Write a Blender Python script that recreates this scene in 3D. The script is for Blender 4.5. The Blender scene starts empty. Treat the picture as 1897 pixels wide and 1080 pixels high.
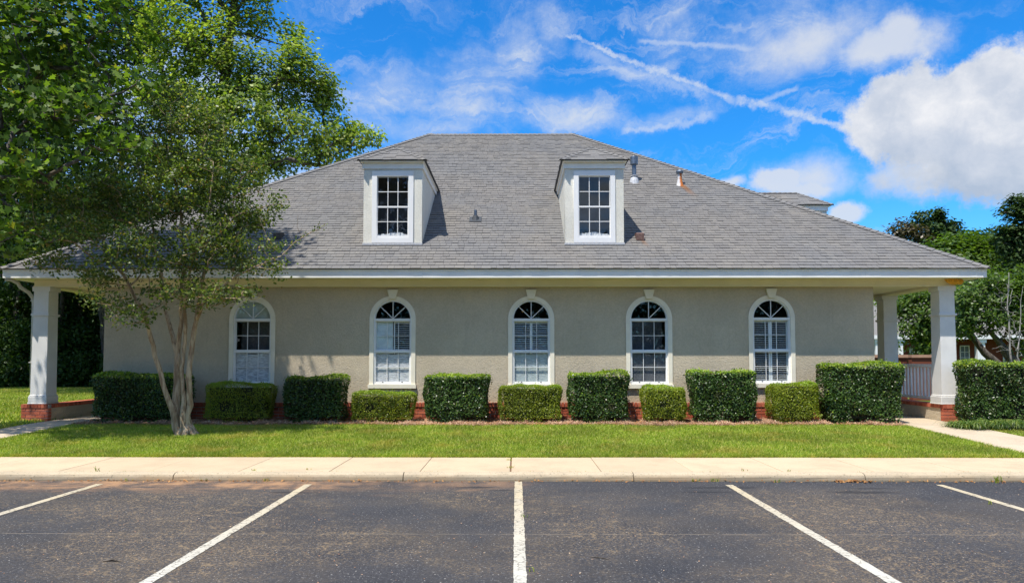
import bpy, bmesh, math, random
import numpy as np
from mathutils import Vector, Matrix

random.seed(7)
RNG = np.random.default_rng(11)
SC = bpy.context.scene
COL = SC.collection
R = math.radians

# ------------------------------------------------------------------ camera
EYE = 1.64
FPX, PPX, PPY = 1300.0, 948.5, 608.0
PITCH, YAW = R(2.5), R(.33)
cam_d = bpy.data.cameras.new('camera')
cam = bpy.data.objects.new('camera', cam_d)
COL.objects.link(cam)
cam.location = (0, 0, EYE)
cam.rotation_euler = (math.pi / 2 + PITCH, 0, YAW)
cam_d.sensor_width = 36
cam_d.lens = 36 * FPX / 1897
cam_d.shift_y = 68 / 1897
cam_d.clip_start = .05
cam_d.clip_end = 2000
SC.camera = cam


def DIR(px, py):
    d = np.array([(px - PPX) / FPX, (PPY - py) / FPX, -1.])
    a = math.pi / 2 + PITCH
    c, s = math.cos(a), math.sin(a)
    d = np.array([d[0], c * d[1] - s * d[2], s * d[1] + c * d[2]])
    c, s = math.cos(YAW), math.sin(YAW)
    return np.array([c * d[0] - s * d[1], s * d[0] + c * d[1], d[2]])


def P(px, py, Y):
    d = DIR(px, py)
    return d * (Y / d[1]) + np.array([0, 0, EYE])


# ------------------------------------------------------------------ light
SUN_TRAVEL = Vector((.27, .36, -1.0)).normalized()
sun_d = bpy.data.lights.new('sun', 'SUN')
sun_d.energy = 4.8
sun_d.angle = R(.55)
sun_d.color = (1.0, .955, .88)
sun = bpy.data.objects.new('sun', sun_d)
COL.objects.link(sun)
sun.rotation_euler = SUN_TRAVEL.to_track_quat('-Z', 'Y').to_euler()
SUN_EL = math.asin(-SUN_TRAVEL.z)
SUN_AZ = math.atan2(-SUN_TRAVEL.x, -SUN_TRAVEL.y)

SC.view_settings.view_transform = 'Standard'
SC.view_settings.look = 'None'
SC.view_settings.gamma = 1
SC.view_settings.use_curve_mapping = False
SC.view_settings.exposure = 0.38
SC.render.engine = 'CYCLES'
SC.cycles.max_bounces = 7
SC.cycles.diffuse_bounces = 3
SC.cycles.glossy_bounces = 3
SC.cycles.transmission_bounces = 5
SC.cycles.transparent_max_bounces = 8
SC.cycles.caustics_reflective = False
SC.cycles.caustics_refractive = False


# ------------------------------------------------------------------ node helper
class NT:
    def __init__(s, tree):
        s.t = tree
        s.n = tree.nodes
        s.l = tree.links

    def node(s, typ, **kw):
        nd = s.n.new(typ)
        for k, v in kw.items():
            setattr(nd, k, v)
        return nd

    def plug(s, sock, v):
        if v is None:
            return
        if isinstance(v, bpy.types.NodeSocket):
            s.l.new(v, sock)
        elif isinstance(v, (tuple, list)):
            if len(v) == 3 and sock.type == 'RGBA':
                v = (*v, 1)
            sock.default_value = v
        else:
            sock.default_value = v

    def m(s, op, a, b=None, c=None, clamp=False):
        nd = s.node('ShaderNodeMath', operation=op, use_clamp=clamp)
        for i, v in enumerate((a, b, c)):
            if v is not None:
                s.plug(nd.inputs[i], v)
        return nd.outputs[0]

    def vm(s, op, a, b=None, sc=None):
        nd = s.node('ShaderNodeVectorMath', operation=op)
        s.plug(nd.inputs[0], a)
        if b is not None:
            s.plug(nd.inputs[1], b)
        if sc is not None:
            s.plug(nd.inputs['Scale'], sc)
        return nd.outputs['Value'] if op in ('DOT_PRODUCT', 'LENGTH', 'DISTANCE') else nd.outputs[0]

    def noise(s, vec, scale, detail=4, rough=.55, dist=0.0, out=0):
        nd = s.node('ShaderNodeTexNoise')
        s.plug(nd.inputs['Vector'], vec)
        nd.inputs['Scale'].default_value = scale
        nd.inputs['Detail'].default_value = detail
        nd.inputs['Roughness'].default_value = rough
        nd.inputs['Distortion'].default_value = dist
        return nd.outputs[out]

    def mix(s, f, a, b, mode='MIX'):
        nd = s.node('ShaderNodeMix', data_type='RGBA', blend_type=mode)
        s.plug(nd.inputs[0], f)
        s.plug(nd.inputs[6], a)
        s.plug(nd.inputs[7], b)
        return nd.outputs[2]

    def ss(s, v, lo, hi, a=0., b=1.):
        nd = s.node('ShaderNodeMapRange', interpolation_type='SMOOTHSTEP')
        s.plug(nd.inputs[0], v)
        for i, q in enumerate((lo, hi, a, b)):
            s.plug(nd.inputs[1 + i], q)
        return nd.outputs[0]

    def ramp(s, v, stops):
        nd = s.node('ShaderNodeValToRGB')
        s.plug(nd.inputs[0], v)
        e = nd.color_ramp.elements
        while len(e) < len(stops):
            e.new(.5)
        for i, (p, c) in enumerate(stops):
            e[i].position = p
            e[i].color = (*c, 1)
        return nd.outputs[0]

    def xyz(s, v):
        nd = s.node('ShaderNodeSeparateXYZ')
        s.plug(nd.inputs[0], v)
        return nd.outputs

    def comb(s, x, y, z):
        nd = s.node('ShaderNodeCombineXYZ')
        for i, v in enumerate((x, y, z)):
            s.plug(nd.inputs[i], v)
        return nd.outputs[0]

    def pos(s):
        return s.node('ShaderNodeNewGeometry').outputs['Position']

    def island(s):
        a = s.node('ShaderNodeNewGeometry').outputs['Random Per Island']
        b = s.node('ShaderNodeObjectInfo').outputs['Random']
        return s.m('FRACT', s.m('ADD', a, b))

    def bump(s, h, strength=.5, dist=.01):
        nd = s.node('ShaderNodeBump')
        s.plug(nd.inputs['Height'], h)
        nd.inputs['Strength'].default_value = strength
        nd.inputs['Distance'].default_value = dist
        return nd.outputs[0]


def new_mat(name):
    m = bpy.data.materials.new(name)
    m.use_nodes = True
    m.node_tree.nodes.clear()
    t = NT(m.node_tree)
    out = t.node('ShaderNodeOutputMaterial')
    return m, t, out


def principled(t, out, color, rough=.7, spec=.5, metal=0., normal=None):
    b = t.node('ShaderNodeBsdfPrincipled')
    t.plug(b.inputs['Base Color'], color)
    t.plug(b.inputs['Roughness'], rough)
    b.inputs['Metallic'].default_value = metal
    b.inputs['Specular IOR Level'].default_value = spec
    if normal is not None:
        t.plug(b.inputs['Normal'], normal)
    t.l.new(b.outputs[0], out.inputs[0])
    return b


# ------------------------------------------------------------------ sky
world = bpy.data.worlds.new('World')
SC.world = world
world.use_nodes = True
world.node_tree.nodes.clear()
W = NT(world.node_tree)
wo = W.node('ShaderNodeOutputWorld')
bg = W.node('ShaderNodeBackground')
bg.inputs['Strength'].default_value = .14
W.l.new(bg.outputs[0], wo.inputs[0])
sky = W.node('ShaderNodeTexSky', sky_type='NISHITA')
sky.sun_disc = False
sky.sun_elevation = SUN_EL
sky.sun_rotation = SUN_AZ
sky.altitude = 50
sky.air_density = 1.0
sky.dust_density = .35
sky.ozone_density = 2.5
wdir = W.vm('NORMALIZE', W.node('ShaderNodeTexCoord').outputs['Generated'])
wx, wy, wz = W.xyz(wdir)
az = W.m('ARCTAN2', wx, wy)
el = W.m('ARCSINE', wz)
ae = W.comb(az, el, 0.)


def AE(px, py):
    d = DIR(px, py)
    d = d / np.linalg.norm(d)
    return math.atan2(d[0], d[1]), math.asin(d[2])


nzv = W.noise(ae, 7.0, 6, .62, out=1)       # colour noise for domain warp
warp = W.vm('SUBTRACT', nzv, (.5, .5, .5))
fine = W.noise(ae, 26.0, 9, .68)
med = W.noise(ae, 9.0, 9, .62, .3)
warped = W.vm('ADD', ae, W.vm('SCALE', warp, sc=.10))
warped2 = W.vm('ADD', ae, W.vm('SCALE', warp, sc=.05))


def blob(px, py, rx, ry, rot=0., soft=(.75, 1.1), amp=1.15, src=None, nz=None):
    a0, e0 = AE(px, py)
    v = W.vm('SUBTRACT', src or warped2, (a0, e0, 0.))
    x, y, _ = W.xyz(v)
    c, s_ = math.cos(R(rot)), math.sin(R(rot))
    u = W.m('ADD', W.m('MULTIPLY', x, c / (rx / FPX)), W.m('MULTIPLY', y, s_ / (rx / FPX)))
    w = W.m('ADD', W.m('MULTIPLY', x, -s_ / (ry / FPX)), W.m('MULTIPLY', y, c / (ry / FPX)))
    d = W.vm('LENGTH', W.comb(u, w, 0.))
    d = W.m('ADD', d, W.m('MULTIPLY', W.m('SUBTRACT', nz or fine, .5), amp))
    return W.ss(d, soft[1], soft[0])


def union(*a):
    r = a[0]
    for q in a[1:]:
        r = W.m('MAXIMUM', r, q)
    return r


cum = union(blob(1745, 225, 130, 85), blob(1850, 190, 90, 90), blob(1885, 270, 170, 95), blob(1690, 205, 85, 62),
            blob(1810, 320, 150, 45, soft=(.4, 1.2)), blob(1838, 130, 40, 40), blob(1642, 240, 65, 62), blob(1790, 150, 50, 36))
cum2 = union(blob(1640, 85, 95, 42, -4, (.3, 1.25)), blob(1665, 55, 42, 36, 0, (.4, 1.2)), blob(1500, 85, 120, 42, 12, (.0, 1.4)),
             blob(1350, 340, 34, 15, 0, (.4, 1.2)), blob(1440, 338, 42, 26, 0, (.6, 1.1)), blob(1490, 350, 60, 22, 0, (.3, 1.2)), blob(1568, 398, 34, 24, 0, (.6, 1.1)),
             blob(1500, 330, 75, 34, 0, (.1, 1.4)), blob(1690, 330, 60, 30, 0, (.1, 1.4)))
softc = union(blob(960, 95, 75, 62, 45, (-.1, 1.25), 1.6), blob(1020, 50, 42, 45, 40, (-.1, 1.2), 1.5), blob(1060, 212, 110, 34, 0, (.1, 1.3), 1.2),
              blob(720, 170, 120, 48, 10, (-.1, 1.3), 1.4), blob(860, 205, 110, 40, 10, (-.1, 1.3), 1.5), blob(760, 235, 160, 30, 0, (-.2, 1.3), 1.2),
              blob(880, 150, 120, 70, 15, (-.5, 1.4), 2.0), blob(1240, 215, 80, 20, 8, (-.1, 1.3), 1.8), blob(560, 320, 120, 60, 0, (.1, 1.4), 1.),
              blob(300, 250, 320, 170, 0, (.1, 1.4), 1.2), blob(1430, 50, 150, 60, 20, (-.5, 1.3), 2.0), blob(1250, 45, 110, 60, 60, (-.8, 1.2), 2.2))


# contrail: band along a line between two directions
def band(p0, p1, w0, w1, bow=0., nzamp=1.):
    a = np.array(AE(*p0))
    b = np.array(AE(*p1))
    L = np.linalg.norm(b - a)
    t = (b - a) / L
    n = np.array([-t[1], t[0]])
    v = W.vm('SUBTRACT', ae, (a[0], a[1], 0.))
    u = W.m('DIVIDE', W.vm('DOT_PRODUCT', v, (t[0], t[1], 0.)), L)
    q = W.vm('DOT_PRODUCT', v, (n[0], n[1], 0.))
    q = W.m('SUBTRACT', q, W.m('MULTIPLY', W.m('MULTIPLY', u, W.m('SUBTRACT', 1., u)), bow))
    q = W.m('ADD', q, W.m('MULTIPLY', W.m('SUBTRACT', med, .5), .012 * nzamp))
    q = W.m('ADD', q, W.m('MULTIPLY', W.m('SUBTRACT', W.noise(ae, 60, 6, .7), .5), .014 * nzamp))
    wd = W.ss(u, 0., 1., w0 / FPX, w1 / FPX)
    k = W.ss(W.m('DIVIDE', W.m('ABSOLUTE', q), wd), 1.0, .1)
    ends = W.m('MULTIPLY', W.ss(u, -.02, .06), W.ss(u, 1.03, .9))
    return W.m('MULTIPLY', k, ends)


trail = W.m('MULTIPLY', W.ss(W.noise(ae, 45, 6, .7), .34, .60, .26, .66), union(band((1040, 62), (1370, 192), 5, 9, .012, 1.4), band((1360, 186), (1590, 250), 10, 9, .02, 1.6),
                              W.m('MULTIPLY', band((1060, 92), (1330, 190), 22, 12, .01, 2.2), .55)))
wisp = W.m('MULTIPLY', union(band((1390, 200), (1480, 160), 10, 5), band((1150, 245), (1330, 215), 8, 12, 0, 2.), band((1180, 75), (1400, 92), 6, 8)), .38)
# cirrus: stretched noise streaks
mp = W.node('ShaderNodeMapping')
W.plug(mp.inputs[0], W.vm('ADD', ae, W.vm('SCALE', warp, sc=.16)))
mp.inputs['Rotation'].default_value = (0, 0, R(-24))
mp.inputs['Scale'].default_value = (3.0, 15.0, 1)
st = W.noise(mp.outputs[0], 1.6, 10, .66, .4)
mp2 = W.node('ShaderNodeMapping')
W.plug(mp2.inputs[0], W.vm('ADD', ae, W.vm('SCALE', warp, sc=.12)))
mp2.inputs['Rotation'].default_value = (0, 0, R(-58))
mp2.inputs['Scale'].default_value = (4.0, 26.0, 1)
st2 = W.noise(mp2.outputs[0], 1.3, 10, .68, .3)
cover = W.ss(W.noise(ae, 2.6, 3, .5), .36, .62)
cir = W.m('MULTIPLY', W.m('MAXIMUM', W.ss(st, .47, .78), W.m('MULTIPLY', W.ss(st2, .5, .78), W.ss(el, .28, .38))), W.m('MULTIPLY', W.m('ADD', cover, .25), .75), clamp=True)
rt_clear = W.ss(az, .72, .5)
lowhaze = W.ss(el, .26, -.02, 0., .36)

skyc = W.node('ShaderNodeHueSaturation')
skyc.inputs['Saturation'].default_value = 1.32
skyc.inputs['Hue'].default_value = .492
skyc.inputs['Value'].default_value = 1.0
W.l.new(sky.outputs[0], skyc.inputs['Color'])
base = W.mix(1.0, skyc.outputs[0], (.30, .86, 1.24), 'MULTIPLY')
CW = 4.4
c_soft = (CW * .82, CW * .91, CW * 1.06)
# cumulus shade: greyer low down and inside
ysh = W.m('ADD', W.ss(el, AE(1750, 380)[1], AE(1750, 190)[1]), W.m('MULTIPLY', W.m('SUBTRACT', W.noise(warped2, 11., 8, .62), .5), 3.0))
c_cum = W.ramp(W.m('MULTIPLY', ysh, .8), [(0., (CW * .58 / 8, CW * .68 / 8, CW * .84 / 8)), (.5, (CW * .80 / 8, CW * .86 / 8, CW * .97 / 8)), (1., (CW * 1.14 / 8, CW * 1.14 / 8, CW * 1.16 / 8))])
c_cum = W.mix(1., c_cum, (8, 8, 8), 'MULTIPLY')
for nd in W.n:
    if nd.type == 'MIX' and nd.blend_type == 'MULTIPLY':
        nd.clamp_result = False
col = W.mix(W.m('MULTIPLY', cir, .70), base, c_soft)
col = W.mix(lowhaze, col, (CW * .62, CW * .84, CW * 1.12))
tex = W.m('ADD', .38, W.m('MULTIPLY', W.ss(W.m('ADD', W.m('MULTIPLY', st, .55), W.m('MULTIPLY', st2, .45)), .40, .62), .62))
col = W.mix(W.m('MULTIPLY', W.m('MULTIPLY', softc, tex), .92), col, c_soft)
col = W.mix(W.m('MAXIMUM', trail, wisp), col, (CW * .9, CW * .98, CW * 1.1))
col = W.mix(W.m('MULTIPLY', cum2, .86), col, (CW * .9, CW * .95, CW * 1.04))
col = W.mix(W.m('MULTIPLY', cum, .96), col, c_cum)
# broken cloud added over the unseen sky to make its light less blue
lay = W.comb(W.m('DIVIDE', wx, W.m('ADD', W.m('MAXIMUM', wz, 0.), .18)), W.m('DIVIDE', wy, W.m('ADD', W.m('MAXIMUM', wz, 0.), .18)), 0.)
added_cloud = W.ss(W.noise(lay, 1.6, 8, .6, .3), .44, .60)
front = W.m('MULTIPLY', W.m('MULTIPLY', W.ss(W.m('ABSOLUTE', az), .95, .68), W.ss(el, .62, .50)), W.ss(wy, .0, .1))
added_cloud = W.m('MULTIPLY', added_cloud, W.m('SUBTRACT', 1., front))
col = W.mix(W.m('MULTIPLY', added_cloud, .88), col, (CW * .95, CW * .98, CW * 1.04))
W.plug(bg.inputs['Color'], col)


# ------------------------------------------------------------------ mesh helpers
def mesh_np(name, V, F, smooth=False, midx=None):
    """V (n,3) array, F list of tuples or (m,k) array."""
    me = bpy.data.meshes.new(name)
    V = np.asarray(V, dtype=np.float32)
    if isinstance(F, np.ndarray):
        k = F.shape[1]
        me.vertices.add(len(V))
        me.vertices.foreach_set('co', V.ravel())
        me.loops.add(F.size)
        me.loops.foreach_set('vertex_index', F.ravel().astype(np.int32))
        me.polygons.add(len(F))
        me.polygons.foreach_set('loop_start', np.arange(0, F.size, k, dtype=np.int32))
        me.polygons.foreach_set('loop_total', np.full(len(F), k, dtype=np.int32))
        if midx is not None:
            me.polygons.foreach_set('material_index', np.asarray(midx, dtype=np.int32))
        me.update(calc_edges=True)
    else:
        me.from_pydata([tuple(v) for v in V], [], F)
        if midx is not None:
            me.polygons.foreach_set('material_index', np.asarray(midx, dtype=np.int32))
        me.update()
    if smooth:
        me.polygons.foreach_set('use_smooth', [True] * len(me.polygons))
    return me


ORIGIN = {}


def put(name, me, mats, parent=None, loc=(0, 0, 0), rz=0., rot=None):
    if me is not None and mats is not None and len(me.materials) == 0:
        for m in (mats if isinstance(mats, (list, tuple)) else [mats]):
            me.materials.append(m)
    o = bpy.data.objects.new(name, me)
    COL.objects.link(o)
    o.location = loc
    o.rotation_euler = rot if rot else (0, 0, rz)
    if parent is not None:
        o.parent = parent
        if parent.name in ORIGIN:
            o.matrix_parent_inverse = Matrix.Translation(-Vector(ORIGIN[parent.name]))
    return o


def tag(o, label, cat=None, group=None, kind=None):
    if label:
        o['label'] = label
    if cat:
        o['category'] = cat
    if group:
        o['group'] = group
    if kind:
        o['kind'] = kind
    return o


def thing(name, loc, label, cat, group=None):
    o = bpy.data.objects.new(name, None)
    COL.objects.link(o)
    o.location = loc
    o.empty_display_size = .3
    ORIGIN[o.name] = tuple(loc)
    return tag(o, label, cat, group)


class MB:
    def __init__(s):
        s.v, s.f, s.mi = [], [], []

    def quad(s, a, b, c, d, m=0):
        i = len(s.v)
        s.v += [a, b, c, d]
        s.f.append((i, i + 1, i + 2, i + 3))
        s.mi.append(m)

    def box(s, x0, x1, y0, y1, z0, z1, m=0, taper=0.):
        i = len(s.v)
        t = taper
        s.v += [(x0, y0, z0), (x1, y0, z0), (x1, y1, z0), (x0, y1, z0),
                (x0 + t, y0 + t, z1), (x1 - t, y0 + t, z1), (x1 - t, y1 - t, z1), (x0 + t, y1 - t, z1)]
        for q in ((3, 2, 1, 0), (4, 5, 6, 7), (0, 1, 5, 4), (1, 2, 6, 5), (2, 3, 7, 6), (3, 0, 4, 7)):
            s.f.append(tuple(i + k for k in q))
            s.mi.append(m)
        return s

    def hexa(s, pts, m=0):
        i = len(s.v)
        s.v += [tuple(p) for p in pts]
        for q in ((3, 2, 1, 0), (4, 5, 6, 7), (0, 1, 5, 4), (1, 2, 6, 5), (2, 3, 7, 6), (3, 0, 4, 7)):
            s.f.append(tuple(i + k for k in q))
            s.mi.append(m)

    def prism_x(s, poly, x0, x1, m=0):     # poly in (y,z)
        n = len(poly)
        i = len(s.v)
        s.v += [(x0, y, z) for y, z in poly] + [(x1, y, z) for y, z in poly]
        s.f.append(tuple(i + k for k in range(n)))
        s.f.append(tuple(i + n + k for k in reversed(range(n))))
        s.mi += [m, m]
        for k in range(n):
            q = (k + 1) % n
            s.f.append((i + k, i + n + k, i + n + q, i + q))
            s.mi.append(m)
        return s

    def prism_y(s, poly, y0, y1, m=0):     # poly in (x,z)
        n = len(poly)
        i = len(s.v)
        s.v += [(x, y0, z) for x, z in poly] + [(x, y1, z) for x, z in poly]
        s.f.append(tuple(i + k for k in range(n)))
        s.f.append(tuple(i + n + k for k in reversed(range(n))))
        s.mi += [m, m]
        for k in range(n):
            q = (k + 1) % n
            s.f.append((i + k, i + n + k, i + n + q, i + q))
            s.mi.append(m)
        return s

    def tube(s, pts, rad, n=8, cap=True, m=0, rough=0.):
        pts = [Vector(p) for p in pts]
        if not isinstance(rad, (list, tuple, np.ndarray)):
            rad = [rad] * len(pts)
        i0 = len(s.v)
        up = Vector((0.13, .21, 1)).normalized()
        t0 = (pts[1] - pts[0]).normalized()
        a = t0.cross(up)
        if a.length < .05:
            a = t0.cross(Vector((1, 0, 0)))
        a.normalize()
        for k, p in enumerate(pts):
            t = (pts[min(k + 1, len(pts) - 1)] - pts[max(k - 1, 0)])
            if t.length < 1e-6:
                t = t0
            t = t.normalized()
            a = (a - t * a.dot(t)).normalized()
            b = t.cross(a)
            for j in range(n):
                an = 2 * math.pi * j / n
                r = rad[k] * (1 + (random.uniform(-rough, rough) if rough else 0))
                s.v.append(tuple(p + a * (math.cos(an) * r) + b * (math.sin(an) * r)))
        for k in range(len(pts) - 1):
            for j in range(n):
                q = (j + 1) % n
                s.f.append((i0 + k * n + j, i0 + k * n + q, i0 + (k + 1) * n + q, i0 + (k + 1) * n + j))
                s.mi.append(m)
        if cap:
            s.f.append(tuple(i0 + j for j in reversed(range(n))))
            s.f.append(tuple(i0 + (len(pts) - 1) * n + j for j in range(n)))
            s.mi += [m, m]
        return s

    def lathe(s, cx, cy, prof, n=16, m=0):
        """prof: list (r,z); vertical axis"""
        i0 = len(s.v)
        for r, z in prof:
            for j in range(n):
                an = 2 * math.pi * j / n
                s.v.append((cx + r * math.cos(an), cy + r * math.sin(an), z))
        for k in range(len(prof) - 1):
            for j in range(n):
                q = (j + 1) % n
                s.f.append((i0 + k * n + j, i0 + k * n + q, i0 + (k + 1) * n + q, i0 + (k + 1) * n + j))
                s.mi.append(m)
        s.f.append(tuple(i0 + j for j in reversed(range(n))))
        s.f.append(tuple(i0 + (len(prof) - 1) * n + j for j in range(n)))
        s.mi += [m, m]
        return s

    def mesh(s, name='m', smooth=False):
        return mesh_np(name, s.v, s.f, smooth, s.mi)

    def build(s, name, mats, parent=None, smooth=False, **kw):
        return put(name, s.mesh(name, smooth), mats, parent, **kw)


def curve_mesh(name, loops, y0, y1):
    """flat shape in the XZ plane made of closed loops (holes allowed), from y0 to y1"""
    cu = bpy.data.curves.new(name, 'CURVE')
    cu.dimensions = '2D'
    cu.fill_mode = 'BOTH'
    cu.extrude = abs(y1 - y0) / 2
    for lp in loops:
        sp = cu.splines.new('POLY')
        sp.points.add(len(lp) - 1)
        for i, (x, z) in enumerate(lp):
            sp.points[i].co = (x, z, 0, 1)
        sp.use_cyclic_u = True
    tmp = bpy.data.objects.new('tmp', cu)
    me = bpy.data.meshes.new_from_object(tmp)
    bpy.data.objects.remove(tmp)
    bpy.data.curves.remove(cu)
    ym = (y0 + y1) / 2
    me.transform(Matrix(((1, 0, 0, 0), (0, 0, -1, ym), (0, 1, 0, 0), (0, 0, 0, 1))))
    me.name = name
    return me


def bevel(o, w=.006, seg=1):
    md = o.modifiers.new('bevel', 'BEVEL')
    md.width = w
    md.segments = seg
    md.limit_method = 'ANGLE'
    return o


# ------------------------------------------------------------------ materials
def m_simple(name, col, rough=.6, spec=.5, metal=0., var=.06, scale=6., bs=0., bscale=200.):
    m, t, out = new_mat(name)
    p = t.pos()
    n = t.noise(p, scale, 5, .6)
    k = t.ss(n, .3, .7, 1 - var, 1 + var)
    c = t.vm('SCALE', col, sc=k)
    nb = t.bump(t.noise(p, bscale, 3), bs, .004) if bs else None
    principled(t, out, c, rough, spec, metal, nb)
    return m


def m_stucco(name, col, bs=.55):
    m, t, out = new_mat(name)
    p = t.pos()
    n = t.noise(p, 1.1, 5, .6)
    n2 = t.noise(p, 7, 4, .6)
    c = t.mix(t.ss(n, .35, .65), [q * .93 for q in col], [q * 1.05 for q in col])
    c = t.mix(t.ss(n2, .62, .8), c, [q * .88 for q in col])
    # faint run-off streaks, elongated vertically
    sx, sy, sz = t.xyz(p)
    stv = t.comb(t.m('MULTIPLY', sx, 9.), sy, t.m('MULTIPLY', sz, .6))
    c = t.mix(t.ss(t.noise(stv, 1., 5, .6), .54, .80, 0., .42), c, [q * .75 for q in col])
    h = t.noise(p, 30, 4, .75, .6)
    h2 = t.noise(p, 140, 2, .5)
    hh = t.m('ADD', t.m('MULTIPLY', h, .8), t.m('MULTIPLY', h2, .25))
    c = t.mix(t.ss(hh, .38, .68), t.vm('SCALE', c, sc=.90), t.vm('SCALE', c, sc=1.07))
    principled(t, out, c, .9, .25, 0, t.bump(hh, bs, .05))
    return m


STUCCO = m_stucco('stucco', (.575, .485, .35))
STUCCO_D = m_stucco('dormer_stucco', (.76, .73, .63), .3)
TRIM = m_simple('cream_trim', (.82, .75, .60), .7, .3, var=.05, scale=4, bs=.25, bscale=120)
WHITE = m_simple('white_paint', (.82, .81, .78), .45, .4, var=.03, scale=3)
FASCIA = m_simple('fascia_paint', (.85, .83, .77), .5, .4, var=.05, scale=2.5)
SOFFIT = m_simple('soffit_paint', (.86, .79, .56), .6, .3, var=.05, scale=2)
COLW = m_simple('column_paint', (.74, .72, .68), .55, .35, var=.05, scale=3)
GUTTER = m_simple('gutter_metal', (.52, .50, .44), .5, .4, var=.08)
DARK = m_simple('dark_edge', (.03, .03, .033), .6)
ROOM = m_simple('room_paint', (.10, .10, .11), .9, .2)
STEEL = m_simple('galvanised_steel', (.15, .18, .22), .45, .5, .7, var=.25, scale=14)
LEAD = m_simple('pale_flashing', (.50, .50, .50), .55, .4, .1, var=.2, scale=25)
BLACKR = m_simple('pipe_boot', (.045, .05, .055), .6)
RUSTB = m_simple('brown_vent_metal', (.16, .09, .07), .7, var=.3, scale=30)
BLACKV = m_simple('black_vent', (.06, .055, .05), .7)
RAIL = m_simple('pale_rail_paint', (.80, .80, .78), .55, .4)
FOAM = m_simple('orange_foam', (.72, .36, .05), .85, .2, var=.25, scale=30, bs=.8, bscale=60)
FANFAB = m_simple('pleated_fabric', (.60, .66, .60), .8)
SHUT = m_simple('shutter_paint', (.90, .92, .90), .5)
SHUT2 = m_simple('shutter_green_white', (.80, .88, .84), .5)
DGREY = m_simple('dark_window_screen', (.12, .125, .135), .8, var=.2, scale=20)
PLASTIC = m_simple('white_plastic', (.8, .8, .78), .4)


def m_rust():
    m, t, out = new_mat('rusty_vent_metal')
    x, y, z = t.xyz(t.pos())
    n = t.noise(t.pos(), 22, 4, .6)
    f = t.ss(t.m('ADD', t.m('MULTIPLY', n, .09), x), 4.625, 4.66)
    c = t.mix(f, (.62, .60, .58), (.50, .15, .03))
    principled(t, out, c, .7, .3, 0)
    return m


RUST = m_rust()


def m_shingle():
    m, t, out = new_mat('shingle_asphalt')
    p = t.pos()
    r = t.island()
    c = t.ramp(r, [(0., (.168, .163, .158)), (.3, (.178, .172, .166)), (.75, (.186, .180, .172)), (1., (.200, .192, .180))])
    big = t.noise(p, .55, 5, .6)
    c = t.mix(t.ss(big, .38, .62, 0., .5), c, t.mix(1., c, (1.14, 1.06, .95), 'MULTIPLY'))
    c = t.mix(t.ss(t.noise(p, 1.7, 5, .65), .5, .75, 0., .5), c, t.mix(1., c, (.78, .80, .86), 'MULTIPLY'))
    g = t.noise(p, 240, 2, .6)
    c = t.mix(t.ss(g, .35, .65), t.vm('SCALE', c, sc=.72), t.vm('SCALE', c, sc=1.25))

    def stain(x0, y0, w, L):      # runs down slope (towards -y) below a vent
        x, y, z = t.xyz(p)
        dx = t.m('SUBTRACT', x, x0)
        dy = t.m('SUBTRACT', y0, y)
        dx = t.m('SUBTRACT', dx, t.m('MULTIPLY', dy, .25))
        a = t.ss(t.m('ABSOLUTE', t.m('ADD', dx, t.m('MULTIPLY', t.m('SUBTRACT', t.noise(p, 9, 3), .5), .08))), w, w * .15)
        b = t.m('MULTIPLY', t.ss(dy, L, 0.), t.ss(dy, -.04, .02))
        return t.m('MULTIPLY', a, b)
    s = t.m('MAXIMUM', stain(4.66, 19.55, .14, .85), t.m('MULTIPLY', stain(2.98, 16.5, .09, .4), .6), clamp=True)
    c = t.mix(t.m('MULTIPLY', s, .85), c, (.26, .115, .04))
    principled(t, out, c, .9, .2, 0, t.bump(g, .5, .004))
    return m


SHINGLE = m_shingle()


def m_brick(name, dark=1.):
    m, t, out = new_mat(name)
    p = t.pos()
    r = t.island()
    c = t.ramp(r, [(0., (.36 * dark, .085 * dark, .045 * dark)), (.5, (.47 * dark, .115 * dark, .060 * dark)), (1., (.56 * dark, .165 * dark, .090 * dark))])
    c = t.mix(t.ss(t.noise(p, 40, 4, .6), .45, .8, 0., .5), c, t.mix(1., c, (.6, .6, .65), 'MULTIPLY'))
    principled(t, out, c, .85, .3, 0, t.bump(t.noise(p, 120, 3), .4, .004))
    return m


BRICK = m_brick('red_brick')
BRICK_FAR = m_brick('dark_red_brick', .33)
MORTAR = m_simple('mortar', (.46, .41, .36), .95, .2, var=.15, scale=30)


def m_concrete(name, col, mott=.12, edge=False):
    m, t, out = new_mat(name)
    p = t.pos()
    r = t.island()
    k = t.ss(r, 0., 1., .95, 1.04)
    c = t.vm('SCALE', col, sc=k)
    c = t.mix(t.ss(t.noise(p, 1.6, 6, .7), .4, .7, 0., .75), c, [q * (1 - mott * 1.6) for q in col])
    c = t.mix(t.ss(t.noise(p, 7, 5, .75), .60, .78, 0., .35), c, (.20, .15, .10))
    c = t.mix(t.ss(t.noise(p, 130, 2, .5), .3, .7), t.vm('SCALE', c, sc=.90), t.vm('SCALE', c, sc=1.08))
    if edge:   # kerb: dark pits, dirt that gathers low on the face
        x, y, z = t.xyz(p)
        n = t.noise(p, 9, 5, .7)
        low = t.ss(t.m('ADD', z, t.m('MULTIPLY', t.m('SUBTRACT', n, .5), .06)), .100, .035)
        dirt = t.mix(t.ss(t.noise(p, .9, 3), .4, .6), (.24, .20, .14), (.30, .21, .12))
        c = t.mix(t.m('MULTIPLY', low, .75), c, dirt)
        c = t.mix(t.ss(t.noise(p, 38, 4, .7), .56, .68, 0., .8), c, (.12, .105, .075))
    principled(t, out, c, .9, .25, 0, t.bump(t.noise(p, 160, 3), .35, .004))
    return m


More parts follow.
